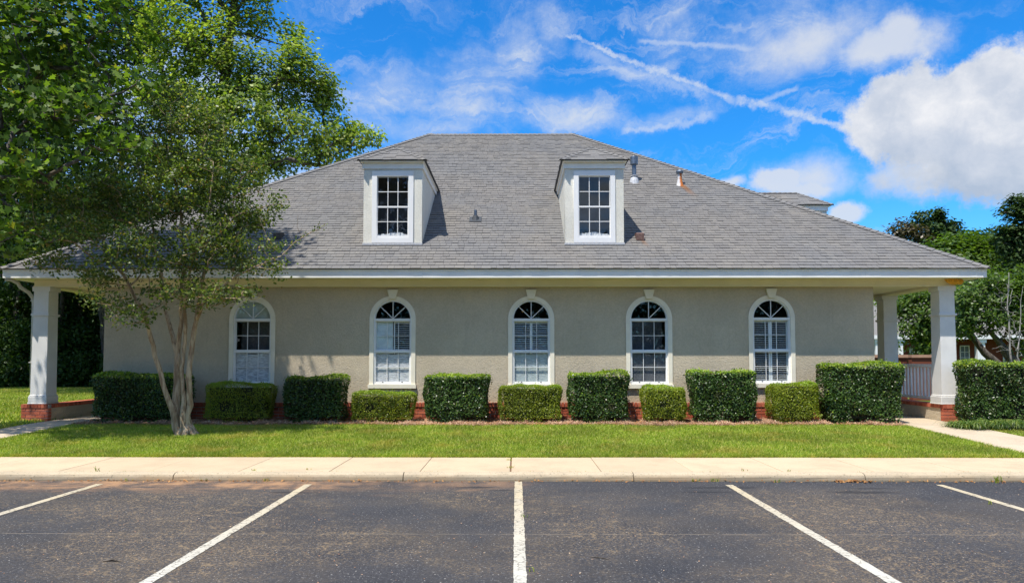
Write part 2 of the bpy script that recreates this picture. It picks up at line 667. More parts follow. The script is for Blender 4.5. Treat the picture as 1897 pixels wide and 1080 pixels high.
CONC = m_concrete('pale_concrete', (.575, .445, .29))
CONC_W = m_concrete('walkway_concrete', (.54, .435, .31))
CONC_K = m_concrete('kerb_concrete', (.50, .405, .275), edge=True)


def m_asphalt():
    m, t, out = new_mat('asphalt')
    p = t.pos()
    x, y, z = t.xyz(p)
    c = t.mix(t.ss(t.noise(p, .7, 5, .6), .35, .65), (.034, .034, .038), (.050, .048, .050))
    c = t.mix(t.m('MULTIPLY', t.ss(t.noise(p, .6, 5, .65), .42, .62, 0., .32), t.ss(y, 9.6, 8.), clamp=True), c, (.105, .082, .058))
    # aggregate
    ag = t.noise(p, 36, 4, .8)
    c = t.mix(t.ss(ag, .54, .68, 0., .8), c, (.15, .15, .155))
    c = t.mix(t.ss(ag, .46, .34, 0., .7), c, (.018, .019, .022))
    c = t.mix(t.ss(t.noise(p, 48, 2, .6), .65, .72, 0., .9), c, (.50, .47, .42))
    # tan pollen / sand caught in the surface, patchy
    zone = t.m('MULTIPLY', t.ss(t.noise(p, .42, 4, .6, 0.), .40, .60), t.m('MULTIPLY', t.ss(y, 9.4, 8.2), t.ss(y, 3.2, 6.2)))
    vo = t.node('ShaderNodeTexVoronoi', feature='DISTANCE_TO_EDGE')
    t.plug(vo.inputs['Vector'], t.vm('ADD', p, t.vm('SCALE', t.noise(p, 14, 3, .6, out=1), sc=.12)))
    vo.inputs['Scale'].default_value = 13
    cr = t.m('MULTIPLY', t.ss(vo.outputs['Distance'], .10, .01), t.ss(t.noise(p, 8, 3), .48, .60))
    sand = t.m('MULTIPLY', zone, t.m('MAXIMUM', t.m('MULTIPLY', cr, .8), t.ss(t.noise(p, 40, 4, .8), .50, .62, 0., .75)))
    c = t.mix(t.m('MULTIPLY', sand, .80), c, (.34, .24, .13))
    # clay wash along the kerb, strongest on the left
    wash = t.m('MULTIPLY', t.ss(t.m('ADD', y, t.m('MULTIPLY', t.m('SUBTRACT', t.noise(t.comb(x, t.m('MULTIPLY', y, 4.), 0.), .8, 6, .75), .5), 2.2)), 8.55, 9.35),
               t.ss(t.m('ADD', x, t.m('MULTIPLY', t.m('SUBTRACT', t.noise(p, .9, 4), .5), 7.)), .8, -3.8))
    c = t.mix(t.m('MULTIPLY', t.m('MULTIPLY', wash, t.ss(t.noise(p, 2.3, 6, .7), .36, .62, .12, .9)), .95), c, (.42, .235, .115))
    # dark oil spots
    oil = union_m(t, [(-.5, 9.05, .35, .05), (-.15, 8.85, .2, .04), (2.35, 8.75, .40, .06), (2.6, 9.05, .6, .07), (4.25, 8.75, .5, .10), (-2.8, 8.7, .35, .05), (4.5, 9.0, .35, .05)], p)
    c = t.mix(t.m('MULTIPLY', oil, .7), c, (.018, .018, .02))
    # paving seam
    seam = t.ss(t.m('ABSOLUTE', t.m('ADD', t.m('SUBTRACT', y, 6.66), t.m('MULTIPLY', t.m('SUBTRACT', t.noise(p, 2.2, 4), .5), .05))), .012, .003)
    c = t.mix(t.m('MULTIPLY', seam, t.ss(t.noise(p, 5, 3), .35, .55, .1, .7)), c, (.26, .21, .15))
    h = t.m('ADD', ag, t.m('MULTIPLY', t.noise(p, 170, 2), .5))
    principled(t, out, c, t.ss(t.noise(p, 1.5, 3), .3, .7, .78, .92), .35, 0, t.bump(h, .8, .008))
    return m


def union_m(t, spots, p):
    x, y, z = t.xyz(p)
    r = None
    n = t.m('MULTIPLY', t.m('SUBTRACT', t.noise(p, 5, 5, .65), .5), 1.6)
    for (sx, sy, rx, ry) in spots:
        u = t.m('DIVIDE', t.m('SUBTRACT', x, sx), rx)
        v = t.m('DIVIDE', t.m('SUBTRACT', y, sy), ry)
        d = t.m('ADD', t.vm('LENGTH', t.comb(u, v, 0.)), n)
        q = t.ss(d, 1.1, .5)
        r = q if r is None else t.m('MAXIMUM', r, q)
    return r


ASPHALT = m_asphalt()


def m_paint():
    m, t, out = new_mat('worn_white_line_paint')
    p = t.pos()
    x, y, z = t.xyz(p)
    c = t.mix(t.ss(y, 4.5, 9.2), (.54, .52, .45), (.52, .43, .28))
    c = t.mix(t.ss(t.noise(p, 3, 4), .4, .7, 0., .4), c, (.50, .46, .38))
    vo = t.node('ShaderNodeTexVoronoi', feature='DISTANCE_TO_EDGE')
    t.plug(vo.inputs['Vector'], t.vm('ADD', t.vm('MULTIPLY', p, (1., 1.8, 1.)), t.vm('SCALE', t.noise(p, 20, 3, .6, out=1), sc=.05)))
    vo.inputs['Scale'].default_value = 11
    cr = t.m('MULTIPLY', t.ss(vo.outputs['Distance'], .06, .015), t.ss(t.noise(p, 3, 3), .36, .50))
    c = t.mix(t.m('MULTIPLY', cr, .8), c, (.10, .085, .065))
    c = t.mix(t.m('MULTIPLY', t.ss(t.noise(p, 40, 4, .75), .54, .66), t.ss(t.noise(p, 2.5, 4, .6), .40, .62, .12, .9)), c, (.12, .105, .085))
    principled(t, out, c, .8, .3, 0, t.bump(t.noise(p, 62, 3, .7), .5, .004))
    return m


PAINT = m_paint()


def m_ground():
    m, t, out = new_mat('lawn_soil')
    p = t.pos()
    n = t.noise(p, .5, 5, .6)
    c = t.mix(t.ss(n, .4, .65), (.10, .14, .018), (.15, .16, .028))
    c = t.mix(t.ss(t.noise(p, 9, 4, .7), .42, .7), c, (.045, .065, .014))
    principled(t, out, c, .95, .15, 0, t.bump(t.noise(p, 45, 4), .9, .03))
    return m


GROUND = m_ground()
STRAWBASE = m_simple('mulch_soil', (.20, .115, .07), .95, .1, var=.4, scale=30, bs=1., bscale=60)


def leaf_mat(name, stops, trans=.35, rough=.42, spec=.4, tcol=None, patch=None):
    m, t, out = new_mat(name)
    r = t.island()
    c = t.ramp(r, stops)
    p = t.pos()
    c = t.mix(t.ss(t.noise(p, .9, 3), .35, .65), t.vm('SCALE', c, sc=.82), t.vm('SCALE', c, sc=1.15))
    if patch:
        c = t.mix(t.ss(t.noise(p, patch[0], 4, .6), patch[1], patch[2], 0., patch[3]), c, patch[4])
    b = t.node('ShaderNodeBsdfPrincipled')
    t.plug(b.inputs['Base Color'], c)
    b.inputs['Roughness'].default_value = rough
    b.inputs['Specular IOR Level'].default_value = spec
    if trans > 0:
        tr = t.node('ShaderNodeBsdfTranslucent')
        t.plug(tr.inputs['Color'], t.mix(1., c, tcol or (1.5, 1.7, .5), 'MULTIPLY'))
        mx = t.node('ShaderNodeMixShader')
        mx.inputs[0].default_value = trans
        t.l.new(b.outputs[0], mx.inputs[1])
        t.l.new(tr.outputs[0], mx.inputs[2])
        t.l.new(mx.outputs[0], out.inputs[0])
    else:
        t.l.new(b.outputs[0], out.inputs[0])
    return m


L_MAPLE = leaf_mat('maple_leaf', [(0., (.045, .085, .012)), (.5, (.095, .17, .022)), (.95, (.19, .27, .045)), (1., (.30, .24, .04))], .42, .5, .25)
L_BACK = leaf_mat('broad_leaf', [(0., (.10, .165, .025)), (.55, (.235, .31, .050)), (1., (.46, .48, .16))], .38, .5, .3)
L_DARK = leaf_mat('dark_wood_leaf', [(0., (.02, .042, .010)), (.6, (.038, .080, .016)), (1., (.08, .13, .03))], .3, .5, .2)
L_CREPE = leaf_mat('crepe_myrtle_leaf', [(0., (.045, .08, .016)), (.5, (.115, .165, .032)), (.9, (.23, .27, .06)), (1., (.28, .16, .06))], .34)
L_TALL = leaf_mat('glossy_hedge_leaf', [(0., (.025, .058, .012)), (.55, (.055, .108, .020)), (.93, (.10, .165, .03)), (1., (.19, .16, .09))], .18, .36, .4,
                  patch=(2.2, .60, .74, .45, (.11, .07, .045)))
L_SHORT = leaf_mat('boxwood_leaf', [(0., (.10, .145, .014)), (.5, (.215, .26, .022)), (1., (.38, .40, .035))], .3, .38, .45)
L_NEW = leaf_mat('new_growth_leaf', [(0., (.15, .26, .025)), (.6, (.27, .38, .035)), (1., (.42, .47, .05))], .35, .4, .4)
L_PINE = leaf_mat('pine_needle', [(0., (.025, .05, .016)), (.6, (.045, .085, .022)), (1., (.08, .12, .03))], .2, .6, .2)
L_RIGHT = leaf_mat('bright_broad_leaf', [(0., (.045, .09, .014)), (.5, (.085, .15, .024)), (1., (.17, .24, .05))], .35)
L_GRASS = leaf_mat('grass_blade', [(0., (.12, .20, .018)), (.5, (.28, .37, .030)), (.85, (.45, .49, .07)), (1., (.66, .52, .20))], .28, .5, .3,
                   patch=(1.6, .50, .68, .45, (.52, .38, .09)))
L_LIRI = leaf_mat('liriope_blade', [(0., (.04, .09, .015)), (.6, (.09, .16, .03)), (1., (.34, .38, .10))], .25, .35, .5)
STRAW = leaf_mat('pine_straw', [(0., (.20, .10, .06)), (.6, (.42, .23, .13)), (1., (.62, .46, .30))], 0., .8, .2)
L_DEAD = leaf_mat('fallen_leaf', [(0., (.20, .08, .03)), (1., (.42, .22, .08))], 0., .8, .2)
CORESHADE = m_simple('hedge_core_shade', (.035, .035, .022), .9, .1, var=.4, scale=40)  # twig brown darkened to stand for shade inside the hedges


def m_bark(name, a, b, sc=8.):
    m, t, out = new_mat(name)
    p = t.pos()
    x, y, z = t.xyz(p)
    v = t.comb(x, y, t.m('MULTIPLY', z, .22))
    n = t.noise(v, sc * 2.2, 6, .65, .5)
    c = t.mix(t.ss(n, .38, .62), a, b)
    principled(t, out, c, .85, .2, 0, t.bump(n, .7, .03))
    return m


BARK_C = m_bark('crepe_bark', (.25, .165, .095), (.52, .40, .255), 7.)
BARK = m_bark('grey_brown_bark', (.06, .05, .04), (.16, .135, .11))
BARK_P = m_bark('bare_grey_wood', (.20, .18, .16), (.42, .39, .36))


def m_glass():
    m, t, out = new_mat('window_glass')
    g_ = t.node('ShaderNodeNewGeometry')
    ct = t.m('ABSOLUTE', t.vm('DOT_PRODUCT', g_.outputs['Normal'], g_.outputs['Incoming']))
    fr = t.m('ADD', .04, t.m('MULTIPLY', .96, t.m('POWER', t.m('SUBTRACT', 1., ct, clamp=True), 5.)))
    gl = t.node('ShaderNodeBsdfGlossy')
    gl.inputs['Roughness'].default_value = .01
    gl.inputs['Color'].default_value = (.95, .97, 1, 1)
    tr = t.node('ShaderNodeBsdfTransparent')
    tr.inputs['Color'].default_value = (.95, .97, .97, 1)
    mx = t.node('ShaderNodeMixShader')
    # two surfaces of a double pane: roughly twice the single reflectance
    t.plug(mx.inputs[0], t.m('MULTIPLY', fr, 1.25, clamp=True))
    t.l.new(tr.outputs[0], mx.inputs[1])
    t.l.new(gl.outputs[0], mx.inputs[2])
    t.l.new(mx.outputs[0], out.inputs[0])
    return m


GLASS = m_glass()


def m_screen(name, light, dark):
    m, t, out = new_mat(name)
    p = t.pos()
    x, y, z = t.xyz(p)
    v = t.comb(t.m('MULTIPLY', x, 9.), y, t.m('MULTIPLY', z, 75.))
    n = t.noise(v, 1., 4, .6, .8)
    c = t.mix(t.ss(n, .40, .62), dark, light)
    c = t.mix(t.ss(t.noise(p, 5, 3), .5, .75, 0., .5), c, light)
    principled(t, out, c, .7, .3, 0, t.bump(n, .5, .01))
    return m


SCREEN = m_screen('crinkled_window_film', (.88, .88, .88), (.46, .46, .48))
SCREEN2 = m_screen('dim_window_film', (.60, .66, .64), (.42, .47, .46))


# ------------------------------------------------------------------ ground profile
def gz(y):
    ys = [-1e4, 9.5, 11.1, 14.9, 16.0, 40, 1e4]
    zs = [-.06, -.06, .088, .225, .25, .25, .25]
    if y < 9.62:
        return -.06
    return float(np.interp(y, ys[2:], zs[2:]))


def build_ground():
    ys = [-250, -40, 0, 6, 9.60, 9.62, 11.12, 12, 13, 14, 14.9, 15.5, 16.2, 20, 28, 40, 70, 140, 420]
    zs = [-.06] * 5 + [.03, .075, .112, .150, .187, .215] + [.235] * 8
    xs = [-400, -120, -40, -20, -10, 0, 10, 20, 40, 120, 400]
    V = [(x, y, z) for y, z in zip(ys, zs) for x in xs]
    n = len(xs)
    Fc = [(j * n + i, j * n + i + 1, (j + 1) * n + i + 1, (j + 1) * n + i) for j in range(len(ys) - 1) for i in range(n - 1)]
    o = put('ground', mesh_np('ground', V, Fc), GROUND)
    tag(o, 'mown lawn ground around the office building', kind='structure')
    b = MB()
    b.box(-80, 80, -60, 9.53, -.3, 0.)
    lot = b.build('parking_lot', ASPHALT)
    tag(lot, 'dark asphalt parking lot in front of the kerb', kind='structure')
    # stall lines as thin paint sheets with slightly ragged ends and edges
    xs = [.03 + k * 2.745 for k in range(-3, 4)]
    for k, xc in enumerate(xs):
        V, Fc = [], []
        y0, y1 = 3.4, 9.24 + .02 * (k % 2)
        if xc == .03:
            y1 = 9.49
        N = 90
        for i in range(N + 1):
            y = y0 + (y1 - y0) * i / N
            w = .05 + random.uniform(-.003, .003)
            dx = random.uniform(-.003, .003)
            V += [(xc - w + dx, y, .004), (xc + w + dx, y, .004)]
        for i in range(N):
            Fc.append((2 * i, 2 * i + 1, 2 * i + 3, 2 * i + 2))
        put('parking_line', mesh_np('parking_line', V, Fc), PAINT, lot)
    # kerb: lengths with rolled top
    kerb = bpy.data.objects.new('kerb', None)
    COL.objects.link(kerb)
    tag(kerb, 'rolled concrete kerb between asphalt and sidewalk', kind='structure')
    kx = [-4.62 + 3.1 * k for k in range(-6, 8)]
    kx = [x for x in kx]
    prof = [(9.66, -.15), (9.50, -.15), (9.50, 0.02), (9.508, .055), (9.525, .082), (9.55, .097), (9.58, .1035), (9.66, .105)]
    for a, b_ in zip(kx[:-1], kx[1:]):
        m = MB()
        n = 8
        xs_ = np.linspace(a + .006, b_ - .006, n + 1)
        i0 = 0
        for x in xs_:
            for (y, z) in prof:
                m.v.append((x, y + random.uniform(-.003, .003), z + (random.uniform(-.003, .001) if z > 0 else 0)))
        k = len(prof)
        for i in range(n):
            for j in range(k - 1):
                m.f.append((i * k + j, (i + 1) * k + j, (i + 1) * k + j + 1, i * k + j + 1))
                m.mi.append(0)
        m.f.append(tuple(range(k)))
        m.f.append(tuple(n * k + q for q in reversed(range(k))))
        m.mi += [0, 0]
        m.build('kerb_stone', CONC_K, kerb, smooth=False)
    # sidewalk slabs
    sw = bpy.data.objects.new('sidewalk', None)
    COL.objects.link(sw)
    tag(sw, 'pale concrete sidewalk between lawn and kerb', kind='structure')
    MB().box(-40, 40, 9.60, 11.12, -.2, .082).build('joint_bed', STRAWBASE, sw)
    jx = [-.075 + 1.245 * k for k in range(-10, 12)]
    for i, (a, b_) in enumerate(zip(jx[:-1], jx[1:])):
        gap = .003
        g0 = .010 if abs(a + .075) < .01 or abs(a - 4.905) < .02 else gap
        g1 = .010 if abs(b_ + .075) < .01 or abs(b_ - 4.905) < .02 else gap
        z = .1 + random.uniform(-.0015, .0015)
        m = MB()
        m.box(a + g0, b_ - g1, 9.668, 11.10, -.05, z)
        bevel(m.build('slab', CONC, sw), .008, 2)
    # walkways toward the porches
    wr = bpy.data.objects.new('walkway', None)
    COL.objects.link(wr)
    tag(wr, 'concrete walkway along the right end of the building', kind='structure')
    wl = bpy.data.objects.new('walkway', None)
    COL.objects.link(wl)
    tag(wl, 'shaded concrete walkway along the left end of the building', kind='structure')
    for root, xa, xb in ((wr, 8.16, 9.50), (wl, -10.46, -9.42)):
        y = 11.112
        while y < 30:
            y2 = y + 1.25
            wob = 0
            m = MB()
            za, zb = (gz(y) + .022 if y < 14.9 else .262), (gz(y2) + .022 if y2 < 14.9 else .262)
            m.hexa([(xa, y + .004, za - .15), (xb, y + .004, za - .15), (xb, y2 - .004, zb - .15), (xa, y2 - .004, zb - .15),
                    (xa, y + .004, za), (xb, y + .004, za), (xb, y2 - .004, zb), (xa, y2 - .004, zb)])
            m.build('slab', CONC_W, root)
            y = y2


build_ground()


# ------------------------------------------------------------------ foliage tools
def rand_dirs(n):
    v = RNG.normal(size=(n, 3))
    return v / np.linalg.norm(v, axis=1, keepdims=True)


LEAF = {
    'diamond': (np.array([[0, -.5, 0], [.28, 0, .05], [0, .5, 0], [-.28, 0, .05]]), 4),
    'oval': (np.array([[0, -.5, 0], [.24, -.2, .04], [.24, .2, .04], [0, .5, 0], [-.24, .2, .04], [-.24, -.2, .04]]), 6),
    'maple': (np.array([[0, -.35, 0], [.40, -.38, .03], [.27, -.05, .0], [.52, .18, .05], [.17, .20, 0], [0, .58, -.04], [-.17, .20, 0], [-.52, .18, .05], [-.27, -.05, 0], [-.40, -.38, .03]]), 10),
    'needle': (np.array([[-.03, -.5, 0], [.03, -.5, 0], [0, .5, 0]]), 3),
}


def leaves_mesh(pos, nrm, size, kind='diamond', tangent=None):
    T, k = LEAF[kind]
    n = len(pos)
    nrm = nrm / np.linalg.norm(nrm, axis=1, keepdims=True)
    if tangent is None:
        tangent = rand_dirs(n)
    tg = tangent - nrm * np.sum(tangent * nrm, axis=1, keepdims=True)
    tg /= (np.linalg.norm(tg, axis=1, keepdims=True) + 1e-9)
    bt = np.cross(nrm, tg)
    size = np.asarray(size)
    if size.ndim == 0:
        size = np.full(n, float(size))
    V = (pos[:, None, :] + size[:, None, None] * (T[None, :, 0, None] * bt[:, None, :] + T[None, :, 1, None] * tg[:, None, :] + T[None, :, 2, None] * nrm[:, None, :]))
    V = V.reshape(-1, 3)
    F_ = np.arange(n * k, dtype=np.int32).reshape(n, k)
    return V, F_


def grow(stems, targets, r_tip=.006, r_pow=.5, seed_step=.35, sag=.0, wig=.06, r_scale=1.):
    """stems: list of polylines [(x,y,z,r)...]; returns tubes. Greedy attachment of targets to the skeleton."""
    pos, par, fixed = [], [], []
    for st in stems:
        prev = st.get('parent', -1)
        pts = st['pts']
        if prev == 'near':
            d = np.linalg.norm(np.array(pos) - np.array(pts[0][:3]), axis=1)
            prev = int(np.argmin(d))
            pts = pts[1:]
        for i, q in enumerate(pts):
            if prev >= 0 and i >= 0 and len(pos):
                a = np.array(pos[prev])
                b = np.array(q[:3])
                L = np.linalg.norm(b - a)
                m = max(1, int(L / seed_step))
                ra = fixed[prev] if fixed[prev] else q[3]
                for s in range(1, m):
                    f = s / m
                    pos.append(a + (b - a) * f + RNG.normal(size=3) * wig * .3 * min(L, .6))
                    par.append(prev)
                    fixed.append(ra + (q[3] - ra) * f)
                    prev = len(pos) - 1
            pos.append(np.array(q[:3], float))
            par.append(prev)
            fixed.append(q[3])
            prev = len(pos) - 1
    base = pos[0]
    T = np.array(targets)
    order = np.argsort(np.linalg.norm(T - base, axis=1))
    arr = np.zeros((len(pos) + len(T) * 14 + 10, 3))
    arr[:len(pos)] = pos
    plen = np.zeros(len(arr))
    n = len(pos)
    for i in range(1, n):
        if par[i] >= 0:
            plen[i] = plen[par[i]] + np.linalg.norm(arr[i] - arr[par[i]])
    nf = n
    for ti in order:
        t = T[ti]
        d = np.linalg.norm(arr[:n] - t, axis=1)
        cost = d + .12 * plen[:n] + .5 * np.maximum(0, arr[:n, 2] - t[2])
        b = int(np.argmin(cost))
        a = arr[b].copy()
        L = np.linalg.norm(t - a)
        m = max(1, min(12, int(L / seed_step)))
        prev = b
        side = RNG.normal(size=3) * wig * L
        for s in range(1, m + 1):
            f = s / m
            q = a + (t - a) * f + side * math.sin(math.pi * f) + np.array([0, 0, sag * L * math.sin(math.pi * f)])
            if n >= len(arr):
                break
            arr[n] = q
            par.append(prev)
            fixed.append(0)
            plen[n] = plen[prev] + L / m
            prev = n
            n += 1
    cnt = np.ones(n)
    kids = [[] for _ in range(n)]
    for i in range(n - 1, 0, -1):
        if par[i] >= 0:
            cnt[par[i]] += cnt[i]
            kids[par[i]].append(i)
    rad = np.array([fixed[i] if fixed[i] else min(r_tip * r_scale * cnt[i] ** r_pow, 9) for i in range(n)])
    for i in range(nf, n):      # never thicker than the parent
        if par[i] >= 0:
            rad[i] = min(rad[i], rad[par[i]] * .85 if par[i] < nf else rad[par[i]])
    chains = []
    stack = [i for i in range(n) if par[i] < 0]
    stack = [(s, -1) for s in stack]
    while stack:
        s, p = stack.pop()
        ch = [p, s] if p >= 0 else [s]
        cur = s
        while kids[cur]:
            ks = sorted(kids[cur], key=lambda q: -rad[q])
            for q in ks[1:]:
                stack.append((q, cur))
            cur = ks[0]
            ch.append(cur)
        if len(ch) > 1:
            chains.append(([tuple(arr[q]) for q in ch], [min(rad[q], rad[ch[1]]) if q == p and k == 0 else rad[q] for k, q in enumerate(ch)]))
    return chains


def wood(name, chains, mat, parent, rmin=0., nmax=9):
    """split into trunk (thick) and branches (thin)"""
    for nm, sel in (('trunk', lambda r: max(r) >= rmin), ('branches', lambda r: max(r) < rmin)):
        b = MB()
        for pts, rd in chains:
            if sel(rd):
                k = nmax if max(rd) > .05 else (5 if max(rd) > .015 else 3)
                b.tube(pts, list(rd), k, cap=False, rough=.06 if max(rd) > .05 else 0)
        if b.f:
            o = b.build(nm, mat, parent, smooth=True)
            if nm == 'branches':
                o['kind'] = 'stuff'


def clump_points(cl, sprays):
    """cl: (center, (rx,ry,rz)); points biased to the outer shell"""
    c, r = cl
    d = rand_dirs(sprays)
    q = RNG.uniform(0, 1, sprays) ** .38
    return np.array(c) + d * np.array(r) * q[:, None]


def foliage_from(pts, per, spray_r, size, kind, up=.7, out_c=None, flat=.55, droop=0., jit=.25):
    n = len(pts) * per
    base = np.repeat(pts, per, axis=0)
    off = RNG.normal(size=(n, 3)) * spray_r * .5
    off[:, 2] *= flat
    rr = np.linalg.norm(off[:, :2], axis=1)
    off[:, 2] -= droop * rr
    pos = base + off
    nr = rand_dirs(n) * (1 - up * .45) + np.array([0, 0, up])
    if out_c is not None:
        dd = pos - out_c
        nr += .45 * dd / (np.linalg.norm(dd, axis=1, keepdims=True) + 1e-6)
    sz = size * RNG.uniform(1 - jit, 1 + jit, n)
    return leaves_mesh(pos, nr, sz, kind)


def px_clumps(lst):
    out = []
    for q in lst:
        px, py, Y, rpx = q[:4]
        ry = q[4] if len(q) > 4 else rpx
        c = P(px, py, Y)
        k = Y / FPX
        out.append((c, (rpx * k, max(.5, .8 * (rpx + ry) / 2 * k), ry * k)))
    return out


def make_tree(name, label, base_xy, clumps, leafmat, leaf=('diamond', .1), density=9., per=14, spray=.45, trunk_r=.25,
              bark=BARK, r_tip=.012, up=.7, stems=None, group=None, cat='tree', trunk_pts=None, rmin=.06, droop=0., flat=.55, r_pow=.5, skel=None, lz=None):
    bz = gz(base_xy[1])
    root = thing(name, (base_xy[0], base_xy[1], bz), label, cat, group)
    pts_all = []
    for cl in clumps:
        c, r = cl
        area = (r[0] * r[1] + r[0] * r[2] + r[1] * r[2]) * 4.19
        k = max(4, int(density * area))
        pts_all.append(clump_points(cl, k))
    pts = np.vstack(pts_all)
    cc = np.mean([c for c, _ in clumps], axis=0)
    if stems is None:
        top = max(c[2] for c, _ in clumps)
        tp = trunk_pts or [(base_xy[0], base_xy[1], bz - .1, trunk_r * 1.25), (base_xy[0] + .05, base_xy[1], bz + .8, trunk_r),
                           (base_xy[0] + (cc[0] - base_xy[0]) * .25, base_xy[1] + (cc[1] - base_xy[1]) * .25, bz + (top - bz) * .4, trunk_r * .8),
                           (base_xy[0] + (cc[0] - base_xy[0]) * .6, base_xy[1] + (cc[1] - base_xy[1]) * .6, bz + (top - bz) * .85, trunk_r * .35)]
        stems = [{'pts': tp}]
    cents = np.array([c for c, _ in clumps])
    tg = np.vstack([cents, pts[RNG.permutation(len(pts))[:(skel or 500)]]])
    chains = grow(stems, tg, r_tip=r_tip, r_pow=r_pow)
    wood(name, chains, bark, root, rmin=rmin)
    V, F_ = foliage_from(pts, per, spray, leaf[1], leaf[0], up, cc, flat, droop)
    o = put('foliage', mesh_np('foliage', V, F_), leafmat, root)
    o['kind'] = 'stuff'
    return root


#=MORE=
# ------------------------------------------------------------------ office building
EX0, EX1, EY0, EZ = -11.35, 10.33, 15.30, 3.635
DEPTH = 8.35
SL = .678
EY1 = EY0 + 2 * DEPTH
RZ = EZ + SL * DEPTH
WX0, WX1, WY = -9.40, 8.12, 15.95
GZB = .25
bld = thing('office_building', (-.5, WY, GZB), 'single-storey tan stucco office building with grey hip roof, two dormers and five arched windows', 'building')
part = lambda b, n, m, p=bld, **k: b.build(n, m, p, **k)

WIN = [-6.01, -2.81, .345, 3.02, 5.80]
WDZ = [-.0, 0., 0., .0, .02]
OH, SPR, WB = .435, 2.546, 1.06      # opening half width, spring height, opening bottom


def arch(xc, r, zb, zs, n=24):
    pts = [(xc - r, zb), (xc + r, zb)]
    pts += [(xc + r * math.cos(a), zs + r * math.sin(a)) for a in np.linspace(0, math.pi, n)]
    return pts


# walls (front wall has real openings)
loops = [[(WX0, .1), (WX1, .1), (WX1, 3.40), (WX0, 3.40)]]
for xc, dz in zip(WIN, WDZ):
    loops.append(arch(xc, OH + .01, WB + dz, SPR + dz))
put('wall', curve_mesh('wall_front', loops, WY, WY + .18), STUCCO, bld)
b = MB()
b.box(WX0, WX0 + .18, WY + .183, EY1 - .65, .1, 3.40)
b.box(WX1 - .18, WX1, WY + .183, EY1 - .65, .1, 3.40)
b.box(WX0 + .183, WX1 - .183, EY1 - .85, EY1 - .65, .1, 3.40)
part(b, 'wall', STUCCO)
b = MB()
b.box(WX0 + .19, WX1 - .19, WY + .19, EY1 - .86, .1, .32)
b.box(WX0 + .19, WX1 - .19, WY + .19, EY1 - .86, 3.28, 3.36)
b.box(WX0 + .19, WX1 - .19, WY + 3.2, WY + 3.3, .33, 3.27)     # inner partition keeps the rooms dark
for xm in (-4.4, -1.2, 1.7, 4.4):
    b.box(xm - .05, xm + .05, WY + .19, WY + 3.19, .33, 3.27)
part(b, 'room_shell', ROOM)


# bricks at the wall base
BL, BH, BD = .205, .062, .10
brick_me = MB().box(-BL / 2, BL / 2, 0, BD, 0, BH).mesh('brick')
brick_row = MB().box(-.031, .031, 0, .125, 0, .092).mesh('brick_rowlock')
for q in (brick_me, brick_row):
    q.materials.append(BRICK)
base = part(MB().box(WX0 - .01, WX1 + .01, WY - .042, WY - .003, .1, .652), 'brick_base', MORTAR)
CUT = [P(p, 740, 15.1)[0] for p in (515, 525, 645, 647, 772, 784, 904, 924, 1040, 1053, 1164, 1187, 1273, 1274, 1402, 1417, 1520)]
gaps = [(-4.95, -4.70), (-3.75, -3.35), (-2.2, -1.9), (-.72, -.25), (.85, 1.22), (2.35, 2.85), (3.6, 3.95), (5.05, 5.65), (6.3, 7.0), (-6.95, -6.5)]
stuffb = MB()
seen = lambda x: any(a - .12 < x < c + .12 for a, c in gaps)
for row in range(6):
    z = .565 - .013 - (row + 1) * .075
    x = WX0 + (0 if row % 2 else -.109) + .1
    while x < WX1 - .05:
        jy = random.uniform(-.003, .003)
        jx = random.uniform(-.003, .003)
        if seen(x):
            put('brick', brick_me, None, base, (x + jx, WY - .055 + jy, z + random.uniform(-.002, .002)))
        else:
            stuffb.box(x - BL / 2 + jx, x + BL / 2 + jx, WY - .055 + jy, WY - .04, z, z + BH)
        x += .218
x = WX0 + .03
while x < WX1:
    jy = random.uniform(-.004, .004)
    if seen(x):
        put('brick', brick_row, None, base, (x, WY - .075 + jy, .562))
    else:
        stuffb.box(x - .031, x + .031, WY - .075 + jy, WY - .04, .562, .655)
    x += .075
part(stuffb, 'brick_course', BRICK, base)['kind'] = 'stuff'


# ---- arched windows
def bar(w, x0, x1, z0, z1, y0, y1, name='muntin'):
    return put(name, MB().box(x0, x1, y0, y1, z0, z1).mesh(name), WHITE, w)


